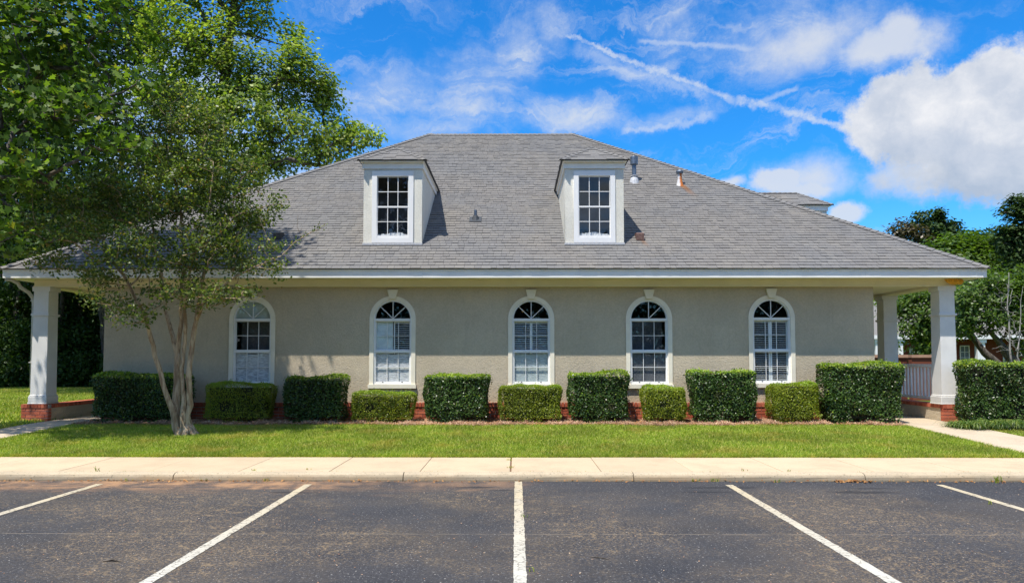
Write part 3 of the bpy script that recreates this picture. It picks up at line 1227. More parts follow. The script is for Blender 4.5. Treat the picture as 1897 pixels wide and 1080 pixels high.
def add_window(xc, dz, kind):
    s, wb = SPR + dz, WB + dz
    yf = WY - .022
    lab = {'fabric': 'arched window with pleated fabric in the fan and crinkled film over the lower sash',
           'half': 'arched window with one shutter closed and one open above crinkled film',
           'louvre_top': 'arched window with open louvres above and dim film below',
           'dark': 'arched window with dark panes and one fan bar missing',
           'louvre': 'arched window with open louvred shutters in both sashes'}[kind]
    w = put('window', curve_mesh('window_surround', [arch(xc, .525, wb - .0, s, 32), arch(xc, OH - .005, wb - .02 + .02, s, 32)][:1] + [arch(xc, OH - .005, wb + .0005, s, 32)], yf, WY + .02), TRIM, bld)
    w['label'] = lab
    put('sill', MB().box(xc - .545, xc + .545, WY - .06, WY + .02, wb - .085, wb + .0).mesh('sill'), TRIM, w)
    k = MB()
    k.prism_y([(xc - .070, s + .455), (xc + .070, s + .455), (xc + .125, s + .668), (xc - .125, s + .668)], WY - .065, WY - .001)
    bevel(k.build('keystone', TRIM, w), .005)
    # white frame following the arch
    put('frame', curve_mesh('frame', [arch(xc, OH - .006, wb + .004, s, 32), arch(xc, OH - .036, wb + .034, s, 32)], WY + .005, WY + .09), WHITE, w)
    h = OH - .036
    yb = WY + .03
    bar(w, xc - h, xc + h, s - .045, s + .012, WY + .012, WY + .08, 'transom')
    mid = (s - .045 + wb + .034) / 2 + .01
    up0, up1 = mid + .022, s - .046
    lo0, lo1 = wb + .035, mid - .022
    bar(w, xc - h, xc + h, mid - .022, mid + .022, WY + .010, WY + .07, 'meeting_rail')
    # sash stiles
    for (a, c_, yy, nm) in ((lo0, lo1, WY + .02, 'sash'), (up0, up1, WY + .04, 'sash')):
        o, i = [(xc - h, a), (xc + h, a), (xc + h, c_), (xc - h, c_)], [(xc - h + .02, a + .02), (xc + h - .02, a + .02), (xc + h - .02, c_ - .012), (xc - h + .02, c_ - .012)]
        if a == lo0:
            i[0], i[1] = (i[0][0], a + .035), (i[1][0], a + .035)
        put(nm, curve_mesh('sash', [o, i], yy, yy + .03), WHITE, w)
        x0, x1, z0, z1 = xc - h + .02, xc + h - .02, i[0][1], c_ - .012
        mu = .0055
        xs = [x0 + (x1 - x0) * k / 3 for k in range(4)]
        zs = [z0, (z0 + z1) / 2, z1]
        for x in xs[1:3]:
            for q in range(2):
                bar(w, x - mu, x + mu, zs[q] + (mu if q else 0), zs[q + 1] - (0 if q else mu), yy + .004, yy + .024)
        bar(w, x0, x1, zs[1] - mu, zs[1] + mu, yy + .004, yy + .024)
        for i_ in range(3):
            for j in range(2):
                a0 = xs[i_] + (mu if i_ else 0)
                a1 = xs[i_ + 1] - (mu if i_ < 2 else 0)
                b0 = zs[j] + (mu if j else 0)
                b1 = zs[j + 1] - (0 if j else mu)
                tx, tz = random.uniform(-.0012, .0012), random.uniform(-.0012, .0012)
                V = [(a0, yy + .014 - tx - tz, b0), (a1, yy + .014 + tx - tz, b0), (a1, yy + .014 + tx + tz, b1), (a0, yy + .014 - tx + tz, b1)]
                put('pane', mesh_np('pane', V, [(0, 1, 2, 3)]), GLASS, w)
    # latch studs on the lower rail
    for sx in (-.22, .22):
        put('latch', MB().box(xc + sx - .012, xc + sx + .012, WY + .008, WY + .02, lo0 + .012, lo0 + .03).mesh('latch'), DARK, w)
    # fan light
    r = h
    angs = [90, 45, 135] if kind != 'dark' else [90, 45]
    for a in angs:
        c_, s_ = math.cos(R(a)), math.sin(R(a))
        q = .0075
        k = MB()
        k.prism_y([(xc + s_ * q, s + .012 - c_ * q + .0), (xc + c_ * (r + .003) + s_ * q, s + s_ * (r + .003) - c_ * q), (xc + c_ * (r + .003) - s_ * q, s + s_ * (r + .003) + c_ * q), (xc - s_ * q, s + .012 + c_ * q)], WY + .03, WY + .05)
        k.build('fan_bar', WHITE, w)
    edges = sorted([0, 180] + angs)
    for a0, a1 in zip(edges[:-1], edges[1:]):
        pts = [(xc, WY + .042, s + .012)] + [(xc + r * math.cos(R(a)), WY + .042, max(s + .012, s + r * math.sin(R(a)))) for a in np.linspace(a0, a1, 8)]
        put('fan_pane', mesh_np('fan_pane', pts, [tuple(range(len(pts)))]), GLASS, w)
    # what hangs inside
    x0, x1 = xc - h, xc + h

    def panel(xa, xb, za, zb, tilt, mat, st=.024):
        yy = WY + .105
        put('shutter_frame', curve_mesh('shutter_frame', [[(xa, za), (xb, za), (xb, zb), (xa, zb)], [(xa + st, za + .04), (xb - st, za + .04), (xb - st, zb - .04), (xa + st, zb - .04)]], yy - .012, yy + .012), mat, w)
        n = int((zb - za - .08) / .042)
        sp = (zb - za - .08) / n
        c_, s_ = math.cos(tilt) * .021, math.sin(tilt) * .021
        sm = MB()
        sm.prism_x([(-c_, -s_ - .003), (c_, s_ - .003), (c_, s_ + .003), (-c_, -s_ + .003)], xa + st + .001, xb - st - .001)
        me = sm.mesh('slat')
        me.materials.append(mat)
        for q in range(n):
            put('slat', me, None, w, (0, yy, za + .04 + sp * (q + .5)))

    def film(za, zb, mat, yo=.062, wav=.006):
        V, Fc = [], []
        N = 14
        for j in range(N + 1):
            for i in range(N + 1):
                V.append((x0 + .018 + (x1 - x0 - .036) * i / N, WY + yo + random.uniform(0, wav), za + (zb - za - .01 - .03 * (1 - abs(2 * i / N - 1)) * (1 if j == N else 0)) * j / N))
        for j in range(N):
            for i in range(N):
                Fc.append((j * (N + 1) + i, j * (N + 1) + i + 1, (j + 1) * (N + 1) + i + 1, (j + 1) * (N + 1) + i))
        put('window_film', mesh_np('film', V, Fc, True), mat, w)
    if kind == 'fabric':
        V, Fc = [], []
        N = 72
        V.append((xc, WY + .075, s + .02))
        for i in range(N + 1):
            a = math.pi * i / N
            V.append((xc + (r) * math.cos(a), WY + .06 + (.028 if i % 2 else .0), s + .01 + r * math.sin(a)))
        for i in range(N):
            Fc.append((0, 1 + i, 2 + i))
        put('pleated_shade', mesh_np('pleat', V, Fc), FANFAB, w)
        film(lo0, lo1, SCREEN)
        b2 = MB().box(x0, x1, WY + .4, WY + .41, up0, up1)  # plain dark grey sheet set behind the upper sash
        b2.build('backing_sheet', DGREY, w)
    elif kind == 'half':
        panel(x0, xc - .012, up0 - .5, up1, 1.25, SHUT2)
        panel(xc + .012, x1, up0 - .5, up1, .15, SHUT)
        film(lo0, lo1, SCREEN)
    elif kind == 'louvre_top':
        panel(x0, xc - .003, lo0, up1, .25, SHUT)
        panel(xc + .003, x1, lo0, up1, .25, SHUT)
        film(lo0, lo1, SCREEN2, .075, .003)
        k = MB().lathe(xc - .19, WY + .2, [(.0, s + .16), (.028, s + .17), (.036, s + .20), (.02, s + .225), (.0, s + .23)], 10)
        k.build('hanging_ornament', FOAM, w)
    elif kind == 'dark':
        film(lo0, lo1, DGREY, .075, .002)
        MB().box(x0, x1, WY + .5, WY + .51, up0, up1).build('backing_sheet', DGREY, w)  # dark grey sheet further in, behind the upper panes
    else:
        panel(x0, xc - .003, lo0, up1, .1, SHUT, .034)
        panel(xc + .003, x1, lo0, up1, .1, SHUT, .034)
    return w


for xc, dz, kd in zip(WIN, WDZ, ('fabric', 'half', 'louvre_top', 'dark', 'louvre')):
    add_window(xc, dz, kd)

# ---- eaves: soffit, fascia, frieze, beams, porch ceiling
FY = EY0 + .035
b = MB()
fx0, fx1 = EX0 + .035, EX1 - .035
fj = [fx0, -6.9, -2.05, 2.8, 7.65, fx1]
for fa, fb_ in zip(fj[:-1], fj[1:]):
    dz_ = random.uniform(-.003, .003)
    b.prism_x([(FY, 3.42 + dz_), (FY + .03, 3.42 + dz_), (FY + .03, EZ - .03), (FY - .012, EZ - .03), (FY - .012, EZ - .065 + dz_), (FY, EZ - .075 + dz_)], fa + .0015, fb_ - .0015)
b.box(fx0, fx0 + .03, FY + .033, EY1 - .035, 3.42, EZ - .03)
b.box(fx1 - .03, fx1, FY + .033, EY1 - .035, 3.42, EZ - .03)
b.box(fx0, fx1, EY1 - .034, EY1 - .004, 3.42, EZ - .03)
part(b, 'fascia', FASCIA)
part(MB().box(fx0 + .031, fx1 - .031, FY + .031, EY1 - .036, 3.428, 3.44), 'soffit', SOFFIT)
CX0, CX1 = -10.93, 9.87        # outer faces of the columns
BY = 15.80
b = MB()
b.box(CX0, CX1, BY, BY + .15, 3.275, 3.426)
b.box(CX0 - .008, CX1 + .008, BY - .012, BY + .0, 3.275, 3.30)
b.box(CX0, CX0 + .34, BY + .153, EY1 - .5, 3.275, 3.426)
b.box(CX1 - .34, CX1, BY + .153, EY1 - .5, 3.275, 3.426)
part(b, 'frieze_beam', SOFFIT)
b = MB()
b.box(CX0 + .343, WX0 - .003, BY + .153, EY1 - .5, 3.33, 3.36)
b.box(WX1 + .003, CX1 - .343, BY + .153, EY1 - .5, 3.33, 3.36)
part(b, 'porch_ceiling', SOFFIT)


def column(x0, y0, w=.335):
    x1, y1 = x0 + w, y0 + w
    b = MB()
    b.hexa([(x0 - .012, y0 - .012, .82), (x1 + .012, y0 - .012, .82), (x1 + .012, y1 + .012, .82), (x0 - .012, y1 + .012, .82),
            (x0, y0, 3.17), (x1, y0, 3.17), (x1, y1, 3.17), (x0, y1, 3.17)])
    c = b.build('column', COLW, bld)
    k = MB().box(x0 - .05, x1 + .05, y0 - .05, y1 + .05, .625, .655).box(x0 - .042, x1 + .042, y0 - .042, y1 + .042, .656, .80).box(x0 - .03, x1 + .03, y0 - .03, y1 + .03, .801, .83)
    bevel(k.build('column_base', COLW, c), .008)
    k = MB().box(x0 - .016, x1 + .016, y0 - .016, y1 + .016, 2.60, 2.615).box(x0 - .034, x1 + .034, y0 - .034, y1 + .034, 2.616, 2.66)
    k.build('necking', COLW, c)
    k = MB().box(x0 - .034, x1 + .034, y0 - .010, y1 + .034, 3.171, 3.274)
    k.build('capital', COLW, c)
    return c


column(CX1 - .345, BY - .0)
column(CX1 - .345, 18.20)
column(CX1 - .345, 24.0)
column(CX0, BY)
column(CX0, 20.2)
column(CX0, 26.0)


# pedestals: brick fronts with stucco inner walls and a rowlock cap
def pedestal(xi, xo, side):
    """xi inner edge, xo outer edge"""
    x0, x1 = min(xi, xo), max(xi, xo)
    ped = part(MB().box(x0 + .012, x1 - .012, BY - .038, BY + .42, .1, .612), 'pedestal', MORTAR)
    for row in range(7):
        z = .545 - (row + 1) * .075 + .002
        x = x0 + (0 if row % 2 else .109)
        if row % 2 == 0:
            put('brick', MB().box(x0, x0 + .098, BY - .05, BY + .05, z, z + BH).mesh('brick'), BRICK, ped)
        while x < x1 - .03:
            e = min(x + BL, x1)
            put('brick', MB().box(x, e, BY - .05 + random.uniform(-.002, .002), BY + .05, z, z + BH).mesh('brick'), BRICK, ped)
            x += .217
    for i in range(int((x1 - x0) / .075)):
        put('brick', MB().box(x0 + i * .0755, x0 + i * .0755 + .066, BY - .06, BY + .06, .54, .622).mesh('brick'), BRICK, ped)
    return ped


pedestal(9.515, 10.12, 1)
pedestal(-10.49, -11.11, -1)
for (xa, xb, xin) in ((9.515, 9.80, 9.515), (-10.775, -10.49, -10.49)):
    lw = part(MB().box(xa + .006, xb - .006, BY + .052, 30, .1, .538), 'low_wall', STUCCO)
    y = BY + .065
    st_ = MB()
    i = 0
    me = MB().box(xa - .012, xb + .012, 0, .064, .54, .622).mesh('brick')
    me.materials.append(BRICK)
    while y < 29.9:
        if y < 20:
            put('brick', me, None, lw, (random.uniform(-.003, .003), y, 0))
        else:
            st_.box(xa - .012, xb + .012, y, y + .064, .54, .622)
        y += .075
    st_.build('brick_cap', BRICK, lw)['kind'] = 'stuff'

# railing between the right-hand columns
rl = part(MB().box(9.615, 9.70, 16.145, 18.19, 1.45, 1.52), 'railing', RAIL)
bevel(rl, .008)
MB().box(9.635, 9.68, 16.145, 18.19, .70, .765).build('bottom_rail', RAIL, rl)
me = MB().box(-.021, .021, -.021, .021, .766, 1.449).mesh('baluster')
me.materials.append(RAIL)
for i in range(14):
    put('baluster', me, None, rl, (9.657, 16.24 + i * .143, 0))

# downspout at the left end
b = MB()
cx = CX0 - .075
pl = [(-11.30, FY + .05, 3.40), (-11.20, FY + .12, 3.39), (-11.13, FY + .22, 3.33), (-11.10, BY - .2, 3.24), (-11.02, BY - .05, 3.14), (cx, BY + .08, 3.02), (cx, BY + .12, 2.9), (cx - .0, BY + .12, .98)]
b.tube(pl, .042, 8)
part(b, 'downspout', GUTTER, smooth=True)
b = MB().box(cx - .05, cx + .07, BY + .07, BY + .17, 2.95, 2.975).box(cx - .05, cx + .07, BY + .07, BY + .17, 1.55, 1.575)
part(b, 'downspout_strap', GUTTER)

# orange foam lump under the right corner of the eave
b = MB()
c0 = P(1753, 516, 15.72)
c1 = P(1778, 522, 15.72)
b.tube([(c0[0] - .02, c0[1], c0[2]), (c0[0] + .04, c0[1], c0[2] - .035), (c0[0] + .14, c0[1], c0[2] - .055), (c0[0] + .24, c0[1], c0[2] - .075), (c0[0] + .32, c0[1], c0[2] - .075), (c0[0] + .36, c0[1], c0[2] - .05)],
       [.03, .068, .075, .068, .062, .04], 9, rough=.12)
part(b, 'corner_lump', FOAM, smooth=True)

# ---- roof
deck = MB()
ov = .02
A, B_, C_, D_ = (EX0, EY0, EZ - ov), (EX1, EY0, EZ - ov), (EX1, EY1, EZ - ov), (EX0, EY1, EZ - ov)
r0, r1 = (EX0 + DEPTH, EY0 + DEPTH, RZ - ov), (EX1 - DEPTH, EY0 + DEPTH, RZ - ov)
i = 0
deck.v = [A, B_, C_, D_, r0, r1]
deck.f = [(0, 1, 5, 4), (1, 2, 5), (2, 3, 4, 5), (3, 0, 4), (3, 2, 1, 0)]
deck.mi = [0] * 5
roof = part(deck, 'roof', SHINGLE)
SLOPE_L = math.hypot(1, SL)
SN = Vector((0, -SL, 1)).normalized()


def shingle_plane(origin, u, v, left, right, vmax, expo, sep_rows, parent, widths=(.12, .15, .18, .22), vstart=0., skip=None, stuff_name='shingle_field', thick=(.012, .015, .020)):
    """origin 3D; u horizontal unit, v upslope unit; left(v)/right(v) limits"""
    origin, u, v = Vector(origin), Vector(u), Vector(v)
    n = u.cross(v).normalized()
    rows = int(vmax / expo)
    st = MB()
    cache = {}
    cnt = 0
    for r_ in range(rows + 1):
        va = r_ * expo - (.02 if r_ == 0 else 0)
        vb = min((r_ + 1) * expo + .01, vmax)
        if va >= vmax:
            break
        la, ra, lb, rb = left(max(va, 0)), right(max(va, 0)), left(vb), right(vb)
        x = la - random.uniform(0, .3)
        wav = random.uniform(-.003, .003)
        while x < ra:
            w = random.choice(widths)
            x1 = x + w
            t = random.choice(thick)
            a0, a1 = max(x, la), min(x1, ra)
            b0, b1 = max(x, lb), min(x1, rb)
            whole = a0 == x and a1 == x1 and b0 == x and b1 == x1
            g = .0025
            if a1 - a0 > .02:
                if b1 < b0:
                    m_ = max(min((b0 + b1) / 2, rb), lb)
                    b0, b1 = m_ - .001, m_ + .001
                if skip is None or not skip((a0 + a1) / 2, va):
                    if r_ < sep_rows and cnt < 300:
                        key = (w, t, r_ == 0)
                        if whole:
                            if key not in cache:
                                q = MB()
                                L = vb - va
                                pts = [u * (g - w / 2), u * (w / 2 - g), u * (w / 2 - g) + v * L, u * (g - w / 2) + v * L]
                                q.hexa([tuple(p_) for p_ in pts] + [tuple(p_ + n * (t if k < 2 else .0015)) for k, p_ in enumerate(pts)])
                                me_ = q.mesh('shingle')
                                me_.materials.append(SHINGLE)
                                cache[key] = me_
                            put('shingle', cache[key], None, parent, tuple(origin + u * (x + w / 2) + v * (va + wav)))
                            cnt += 1
                            x = x1
                            continue
                    p4 = [origin + u * (a0 + g) + v * (va + wav), origin + u * (a1 - g) + v * (va + wav), origin + u * (b1 - g) + v * vb, origin + u * (b0 + g) + v * vb]
                    st.hexa([tuple(p_) for p_ in p4] + [tuple(p_ + n * (t if k < 2 else .0015)) for k, p_ in enumerate(p4)])
            x = x1
    if st.f:
        o = st.build(stuff_name, SHINGLE, parent)
        o['kind'] = 'stuff'


vdir = Vector((0, 1, SL)).normalized()
EXPO = .143
shingle_plane((0, EY0 - .0, EZ - .012), (1, 0, 0), vdir, lambda s: EX0 - .0 + s / SLOPE_L, lambda s: EX1 + .0 - s / SLOPE_L, DEPTH * SLOPE_L, EXPO, 6, roof)
# hip ends and back, simpler rows
for (o_, u_, v_) in (((EX1, 0, EZ - .012), (0, 1, 0), (-1, 0, SL)), ((EX0, 0, EZ - .012), (0, -1, 0), (1, 0, SL))):
    if u_[1] > 0:
        l_, r__ = (lambda s: EY0 + s / SLOPE_L), (lambda s: EY1 - s / SLOPE_L)
    else:
        l_, r__ = (lambda s: -EY1 + s / SLOPE_L), (lambda s: -EY0 - s / SLOPE_L)
    shingle_plane(o_, u_, Vector(v_).normalized(), l_, r__, DEPTH * SLOPE_L, EXPO, 0, roof, widths=(.3, .4, .5))


def caps(p0, p1, half, drop, parent, step=.165, th=.014):
    """folded cap shingles along a ridge or hip"""
    p0, p1 = Vector(p0), Vector(p1)
    d = p1 - p0
    L = d.length
    d.normalize()
    side = d.cross(Vector((0, 0, 1))).normalized()
    up = side.cross(d).normalized()
    q = MB()
    lift = .008
    prof = [side * -half - up * drop, up * 0, side * half - up * drop]
    i0 = 0
    Ls = step + .03
    for k, (s, h) in enumerate(((0, lift + th), (Ls, lift * .3))):
        for pr in prof:
            q.v.append(tuple(d * s + pr + up * h))
        for pr in prof:
            q.v.append(tuple(d * s + pr + up * (h - th)))
    q.f = [(0, 1, 7, 6), (1, 2, 8, 7), (0, 3, 4, 1), (1, 4, 5, 2), (6, 7, 10, 9), (7, 8, 11, 10), (0, 6, 9, 3), (2, 5, 11, 8), (3, 9, 10, 4), (4, 10, 11, 5)]
    q.mi = [0] * len(q.f)
    me_ = q.mesh('ridge_cap')
    me_.materials.append(SHINGLE)
    k = 0
    while k * step < L - .05:
        p = p0 + d * (k * step)
        put('ridge_cap', me_, None, parent, (p.x, p.y, p.z + random.uniform(0, .004)))
        k += 1


hipdrop = .14 * SL / math.sqrt(2) * 1.0
caps((EX0, EY0, EZ + .004), (EX0 + DEPTH, EY0 + DEPTH, RZ + .004), .14, .055, roof)
caps((EX1, EY0, EZ + .004), (EX1 - DEPTH, EY0 + DEPTH, RZ + .004), .14, .055, roof)
caps((EX0 + DEPTH, EY0 + DEPTH, RZ + .006), (EX1 - DEPTH, EY0 + DEPTH, RZ + .006), .13, .085, roof, step=.15)


def rz_at(y):
    return EZ + SL * (y - EY0)


# ---- dormers (built facing -y at their place)
def dormer(xc, kind, rotm=None, lab=None):
    hw = .685
    yf = 16.272
    zt = 6.20
    zb = rz_at(yf)
    M = rotm
    fix = lambda me: (me.transform(M), me)[1] if M is not None else me

    def add(name, bb, mat, par, sm=False):
        return put(name, fix(bb.mesh(name, sm)), mat, par)
    zw0, zw1 = 4.46, 5.915
    wh = .372
    wall_l = [[(xc - hw, zb - .02), (xc + hw, zb - .02), (xc + hw, zt), (xc - hw, zt)], [(xc - wh, zw0), (xc + wh, zw0), (xc + wh, zw1), (xc - wh, zw1)]]
    d = put('dormer', fix(curve_mesh('dormer_face', wall_l, yf, yf + .1)), STUCCO_D, bld)
    if lab:
        d['label'] = lab
    b = MB()
    for s in (-1, 1):
        xa, xb = (xc - hw, xc - hw + .08) if s < 0 else (xc + hw - .08, xc + hw)
        ye = EY0 + (zt - EZ) / SL
        b.prism_x([(yf + .102, rz_at(yf + .1) - .05), (ye + .05, zt - .0), (yf + .102, zt)], xa, xb)
    add('cheek', b, STUCCO_D, d)
    # sheet inside: pale blind, else a dark tone standing for unlit space
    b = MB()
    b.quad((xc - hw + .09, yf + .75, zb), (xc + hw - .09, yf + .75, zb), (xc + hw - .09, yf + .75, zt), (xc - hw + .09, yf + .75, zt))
    add('inner_backing', b, m_room2 if kind == 'pale' else ROOM, d)
    # flashing at the foot
    add('sill_flashing', MB().box(xc - hw - .015, xc + hw + .015, yf - .035, yf - .002, zb - .005, zb + .045), LEAD, d)
    # cornice
    ez = 6.262
    ee = .785
    ye = EY0 + (ez - EZ) / SL
    b = MB()
    b.box(xc - hw - .03, xc + hw + .03, yf - .03, yf - .002, 6.085, 6.225)
    b.box(xc - hw - .06, xc + hw + .06, yf - .115, yf - .002, 6.226, 6.25)
    for s in (-1, 1):
        xa, xb = (xc - hw - .03, xc - hw - .001) if s < 0 else (xc + hw + .001, xc + hw + .03)
        y2 = EY0 + (6.225 - EZ) / SL
        y1_ = EY0 + (6.085 - EZ) / SL
        b.prism_x([(yf - .001, 6.085), (y1_, 6.085), (y2, 6.225), (yf - .001, 6.225)], xa, xb)
        xa, xb = (xc - hw - .06, xc - hw - .001) if s < 0 else (xc + hw + .001, xc + hw + .06)
        b.box(xa, xb, yf - .001, ye, 6.226, 6.25)
    add('cornice', b, FASCIA, d)
    # roof
    yr = yf - .15
    rz = ez + SL * ee
    yb = EY0 + (rz - EZ) / SL
    q = MB()
    q.v = [(xc - ee, yr, ez), (xc + ee, yr, ez), (xc, yr + ee, rz), (xc, yb, rz), (xc - ee, ye, ez), (xc + ee, ye, ez), (xc - ee, yr, ez - .012), (xc + ee, yr, ez - .012), (xc - ee, ye, ez - .012), (xc + ee, ye, ez - .012)]
    q.f = [(0, 1, 2), (1, 5, 3, 2), (4, 0, 2, 3), (6, 7, 1, 0), (7, 9, 5, 1), (8, 6, 0, 4), (6, 8, 9, 7)]
    q.mi = [0, 0, 0, 1, 1, 1, 1]
    dr = put('dormer_roof', fix(q.mesh('dormer_roof')), [SHINGLE, DARK], d)
    b = MB()
    SLd = math.hypot(1, SL)
    ex = .143

    def fld(org, u, v, lf, rt, vm):
        org, u, v = Vector(org), Vector(u), Vector(v).normalized()
        n = u.cross(v).normalized()
        for r_ in range(int(vm / ex) + 1):
            va, vb = r_ * ex, min((r_ + 1) * ex + .01, vm)
            la, ra, lb, rb = lf(va), rt(va), lf(vb), rt(vb)
            x = la - random.uniform(0, .25)
            while x < ra:
                w = random.choice((.2, .28, .34))
                a0, a1 = max(x, la), min(x + w, ra)
                b0, b1 = max(x, lb), min(x + w, rb)
                if a1 - a0 > .02 and vb - va > .02:
                    if b1 < b0:
                        m_ = max(min((b0 + b1) / 2, rb), lb)
                        b0, b1 = m_ - .001, m_ + .001
                    p4 = [org + u * (a0 + .002) + v * va, org + u * (a1 - .002) + v * va, org + u * (b1 - .002) + v * vb, org + u * (b0 + .002) + v * vb]
                    t = random.choice((.006, .01, .018))
                    b.hexa([tuple(p_ + n * .001) for p_ in p4] + [tuple(p_ + n * (t if k < 2 else .003)) for k, p_ in enumerate(p4)])
                x += w
    fld((xc, yr, ez), (1, 0, 0), (0, 1, SL), lambda s: -ee + s / SLd, lambda s: ee - s / SLd, ee * SLd)
    fld((xc + ee, 0, ez), (0, 1, 0), (-1, 0, SL), lambda s: yr + s / SLd, lambda s: ye + s / SLd, ee * SLd)
    fld((xc - ee, 0, ez), (0, -1, 0), (1, 0, SL), lambda s: -ye - s / SLd, lambda s: -yr - s / SLd, ee * SLd)
    o = put('shingle_field', fix(b.mesh('shingles')), SHINGLE, dr)
    o['kind'] = 'stuff'
    for p0, p1 in (((xc - ee, yr, ez + .004), (xc, yr + ee, rz + .004)), ((xc + ee, yr, ez + .004), (xc, yr + ee, rz + .004)), ((xc, yr + ee, rz + .004), (xc, yb, rz + .004))):
        c_ = MB()
        P0, P1 = Vector(p0), Vector(p1)
        dd = (P1 - P0)
        L = dd.length
        dd.normalize()
        sd = dd.cross(Vector((0, 0, 1))).normalized()
        up = sd.cross(dd).normalized()
        k = 0
        while k * .16 < L - .04:
            s0, s1 = k * .16, min(k * .16 + .18, L)
            for sg in (-1, 1):
                pts = [P0 + dd * s0, P0 + dd * s0 + sd * sg * .09 - up * .038, P0 + dd * s1 + sd * sg * .09 - up * .038, P0 + dd * s1]
                if sg < 0:
                    pts = pts[::-1]
                hh = [.022, .022, .008, .008] if sg > 0 else [.008, .008, .022, .022]
                c_.hexa([tuple(p_ + up * (h_ - .008)) for p_, h_ in zip(pts, hh)] + [tuple(p_ + up * h_) for p_, h_ in zip(pts, hh)])
            k += 1
        o = put('ridge_cap', fix(c_.mesh('ridge_cap')), SHINGLE, dr)
    if kind is None:
        return
    # window (a part of the building, its panes sub-parts)
    tw = .485
    w = put('window', curve_mesh('dw_trim', [[(xc - tw, 4.345), (xc + tw, 4.345), (xc + tw, 6.03), (xc - tw, 6.03)], [(xc - wh + .002, zw0 + .002), (xc + wh - .002, zw0 + .002), (xc + wh - .002, zw1 - .002), (xc - wh + .002, zw1 - .002)]], yf - .03, yf - .001), WHITE, bld)
    w['label'] = 'white framed dormer window, ' + ('pale bluish panes' if kind == 'pale' else 'dark panes')
    mid = (zw0 + zw1) / 2 + .0
    for (a, c_, yy) in ((zw0 + .004, mid - .02, yf - .012), (mid + .02, zw1 - .004, yf + .008)):
        x0, x1 = xc - wh + .02, xc + wh - .02
        z0, z1 = a + (.05 if a < 5 else 0), c_ - (0.0 if a < 5 else .02)
        put('sash', curve_mesh('sash', [[(xc - wh + .003, a), (xc + wh - .003, a), (xc + wh - .003, c_), (xc - wh + .003, c_)], [(x0, z0), (x1, z0), (x1, z1), (x0, z1)]], yy, yy + .03), WHITE, w)
        mu = .0075
        xs = [x0 + (x1 - x0) * k / 3 for k in range(4)]
        zs = [z0, (z0 + z1) / 2, z1]
        for x in xs[1:3]:
            for q_ in range(2):
                bar(w, x - mu, x + mu, zs[q_] + (mu if q_ else 0), zs[q_ + 1] - (0 if q_ else mu), yy + .004, yy + .024)
        bar(w, x0, x1, zs[1] - mu, zs[1] + mu, yy + .004, yy + .024)
        for i_ in range(3):
            for j in range(2):
                a0, a1 = xs[i_] + (mu if i_ else 0), xs[i_ + 1] - (mu if i_ < 2 else 0)
                b0, b1 = zs[j] + (mu if j else 0), zs[j + 1] - (0 if j else mu)
                tx, tz = random.uniform(-.001, .001), random.uniform(-.001, .001)
                V = [(a0, yy + .014 - tx - tz, b0), (a1, yy + .014 + tx - tz, b0), (a1, yy + .014 + tx + tz, b1), (a0, yy + .014 - tx + tz, b1)]
                put('pane', mesh_np('pane', V, [(0, 1, 2, 3)]), GLASS, w)
    bar(w, xc - wh + .003, xc + wh - .003, mid - .019, mid + .019, yf - .016, yf + .03, 'meeting_rail')
    # crumpled film lying on the inner sill
    V, Fc = [], []
    N = 18
    for i_ in range(N + 1):
        x = x0 + (x1 - x0) * i_ / N
        hgt = (.03 + .05 * math.exp(-((i_ / N - (.6 if kind == 'dark' else .45)) * 3.2) ** 2) + random.uniform(0, .03))
        V += [(x, yf + .06 + random.uniform(0, .02), zw0 + .02), (x, yf + .07 + random.uniform(0, .02), zw0 + .05 + hgt)]
    for i_ in range(N):
        Fc.append((2 * i_, 2 * i_ + 2, 2 * i_ + 3, 2 * i_ + 1))
    put('sill_film', mesh_np('film', V, Fc), SCREEN, w)


m_room2 = m_simple('pale_blind', (.20, .235, .26), .8, .2, var=.2, scale=2)
dormer(-2.885, 'dark', lab='left dormer with dark window')
dormer(1.832, 'pale', lab='right dormer with pale window')
# side dormer on the right-hand hip: same dormer turned to face +x
rm = Matrix(((0, -1, 0, EX1 + EY0), (1, 0, 0, 21.70), (0, 0, 1, 0), (0, 0, 0, 1)))
dormer(0.0, None, rm, lab='side dormer showing above the right hip')

# ---- roof vents
b = MB()
fx, fy = 3.365, 19.80
zr = rz_at(fy)
b.lathe(fx, fy, [(.062, zr - .1), (.062, zr + .48), (.062, zr + .49)], 16)
fl = part(b, 'flue_pipe', STEEL, smooth=False)
MB().lathe(fx, fy, [(.09, zr + .47), (.11, zr + .48), (.113, zr + .68), (.11, zr + .70), (.07, zr + .705), (.065, zr + .72)], 18).build('flue_cap', STEEL, fl)
MB().lathe(fx, fy, [(.15, zr - .12), (.13, zr + .0), (.11, zr + .07), (.075, zr + .13), (.068, zr + .135)], 18).build('flue_boot', LEAD, fl)
MB().lathe(fx, fy, [(.11, zr + .137), (.11, zr + .155), (.066, zr + .165)], 18).build('storm_collar', LEAD, fl)
fx, fy = 4.61, 19.58
zr = rz_at(fy)
b = MB()
b.lathe(fx, fy, [(.125, zr - .10), (.085, zr + .03), (.062, zr + .14), (.055, zr + .30)], 16)
v2 = part(b, 'rusty_vent_pipe', RUST)
MB().lathe(fx, fy, [(.055, zr + .30), (.095, zr + .31), (.105, zr + .36), (.09, zr + .40), (.03, zr + .415)], 16).build('vent_cap', STEEL, v2)
fx, fy = -1.02, 17.52
zr = rz_at(fy)
b = MB().lathe(fx, fy, [(.04, zr), (.04, zr + .24), (.036, zr + .243)], 14)
v3 = part(b, 'plumbing_vent', STEEL)
MB().lathe(fx, fy, [(.11, zr - .07), (.085, zr + .03), (.07, zr + .09), (.042, zr + .10)], 14).build('rubber_boot', BLACKR, v3)
k = MB()
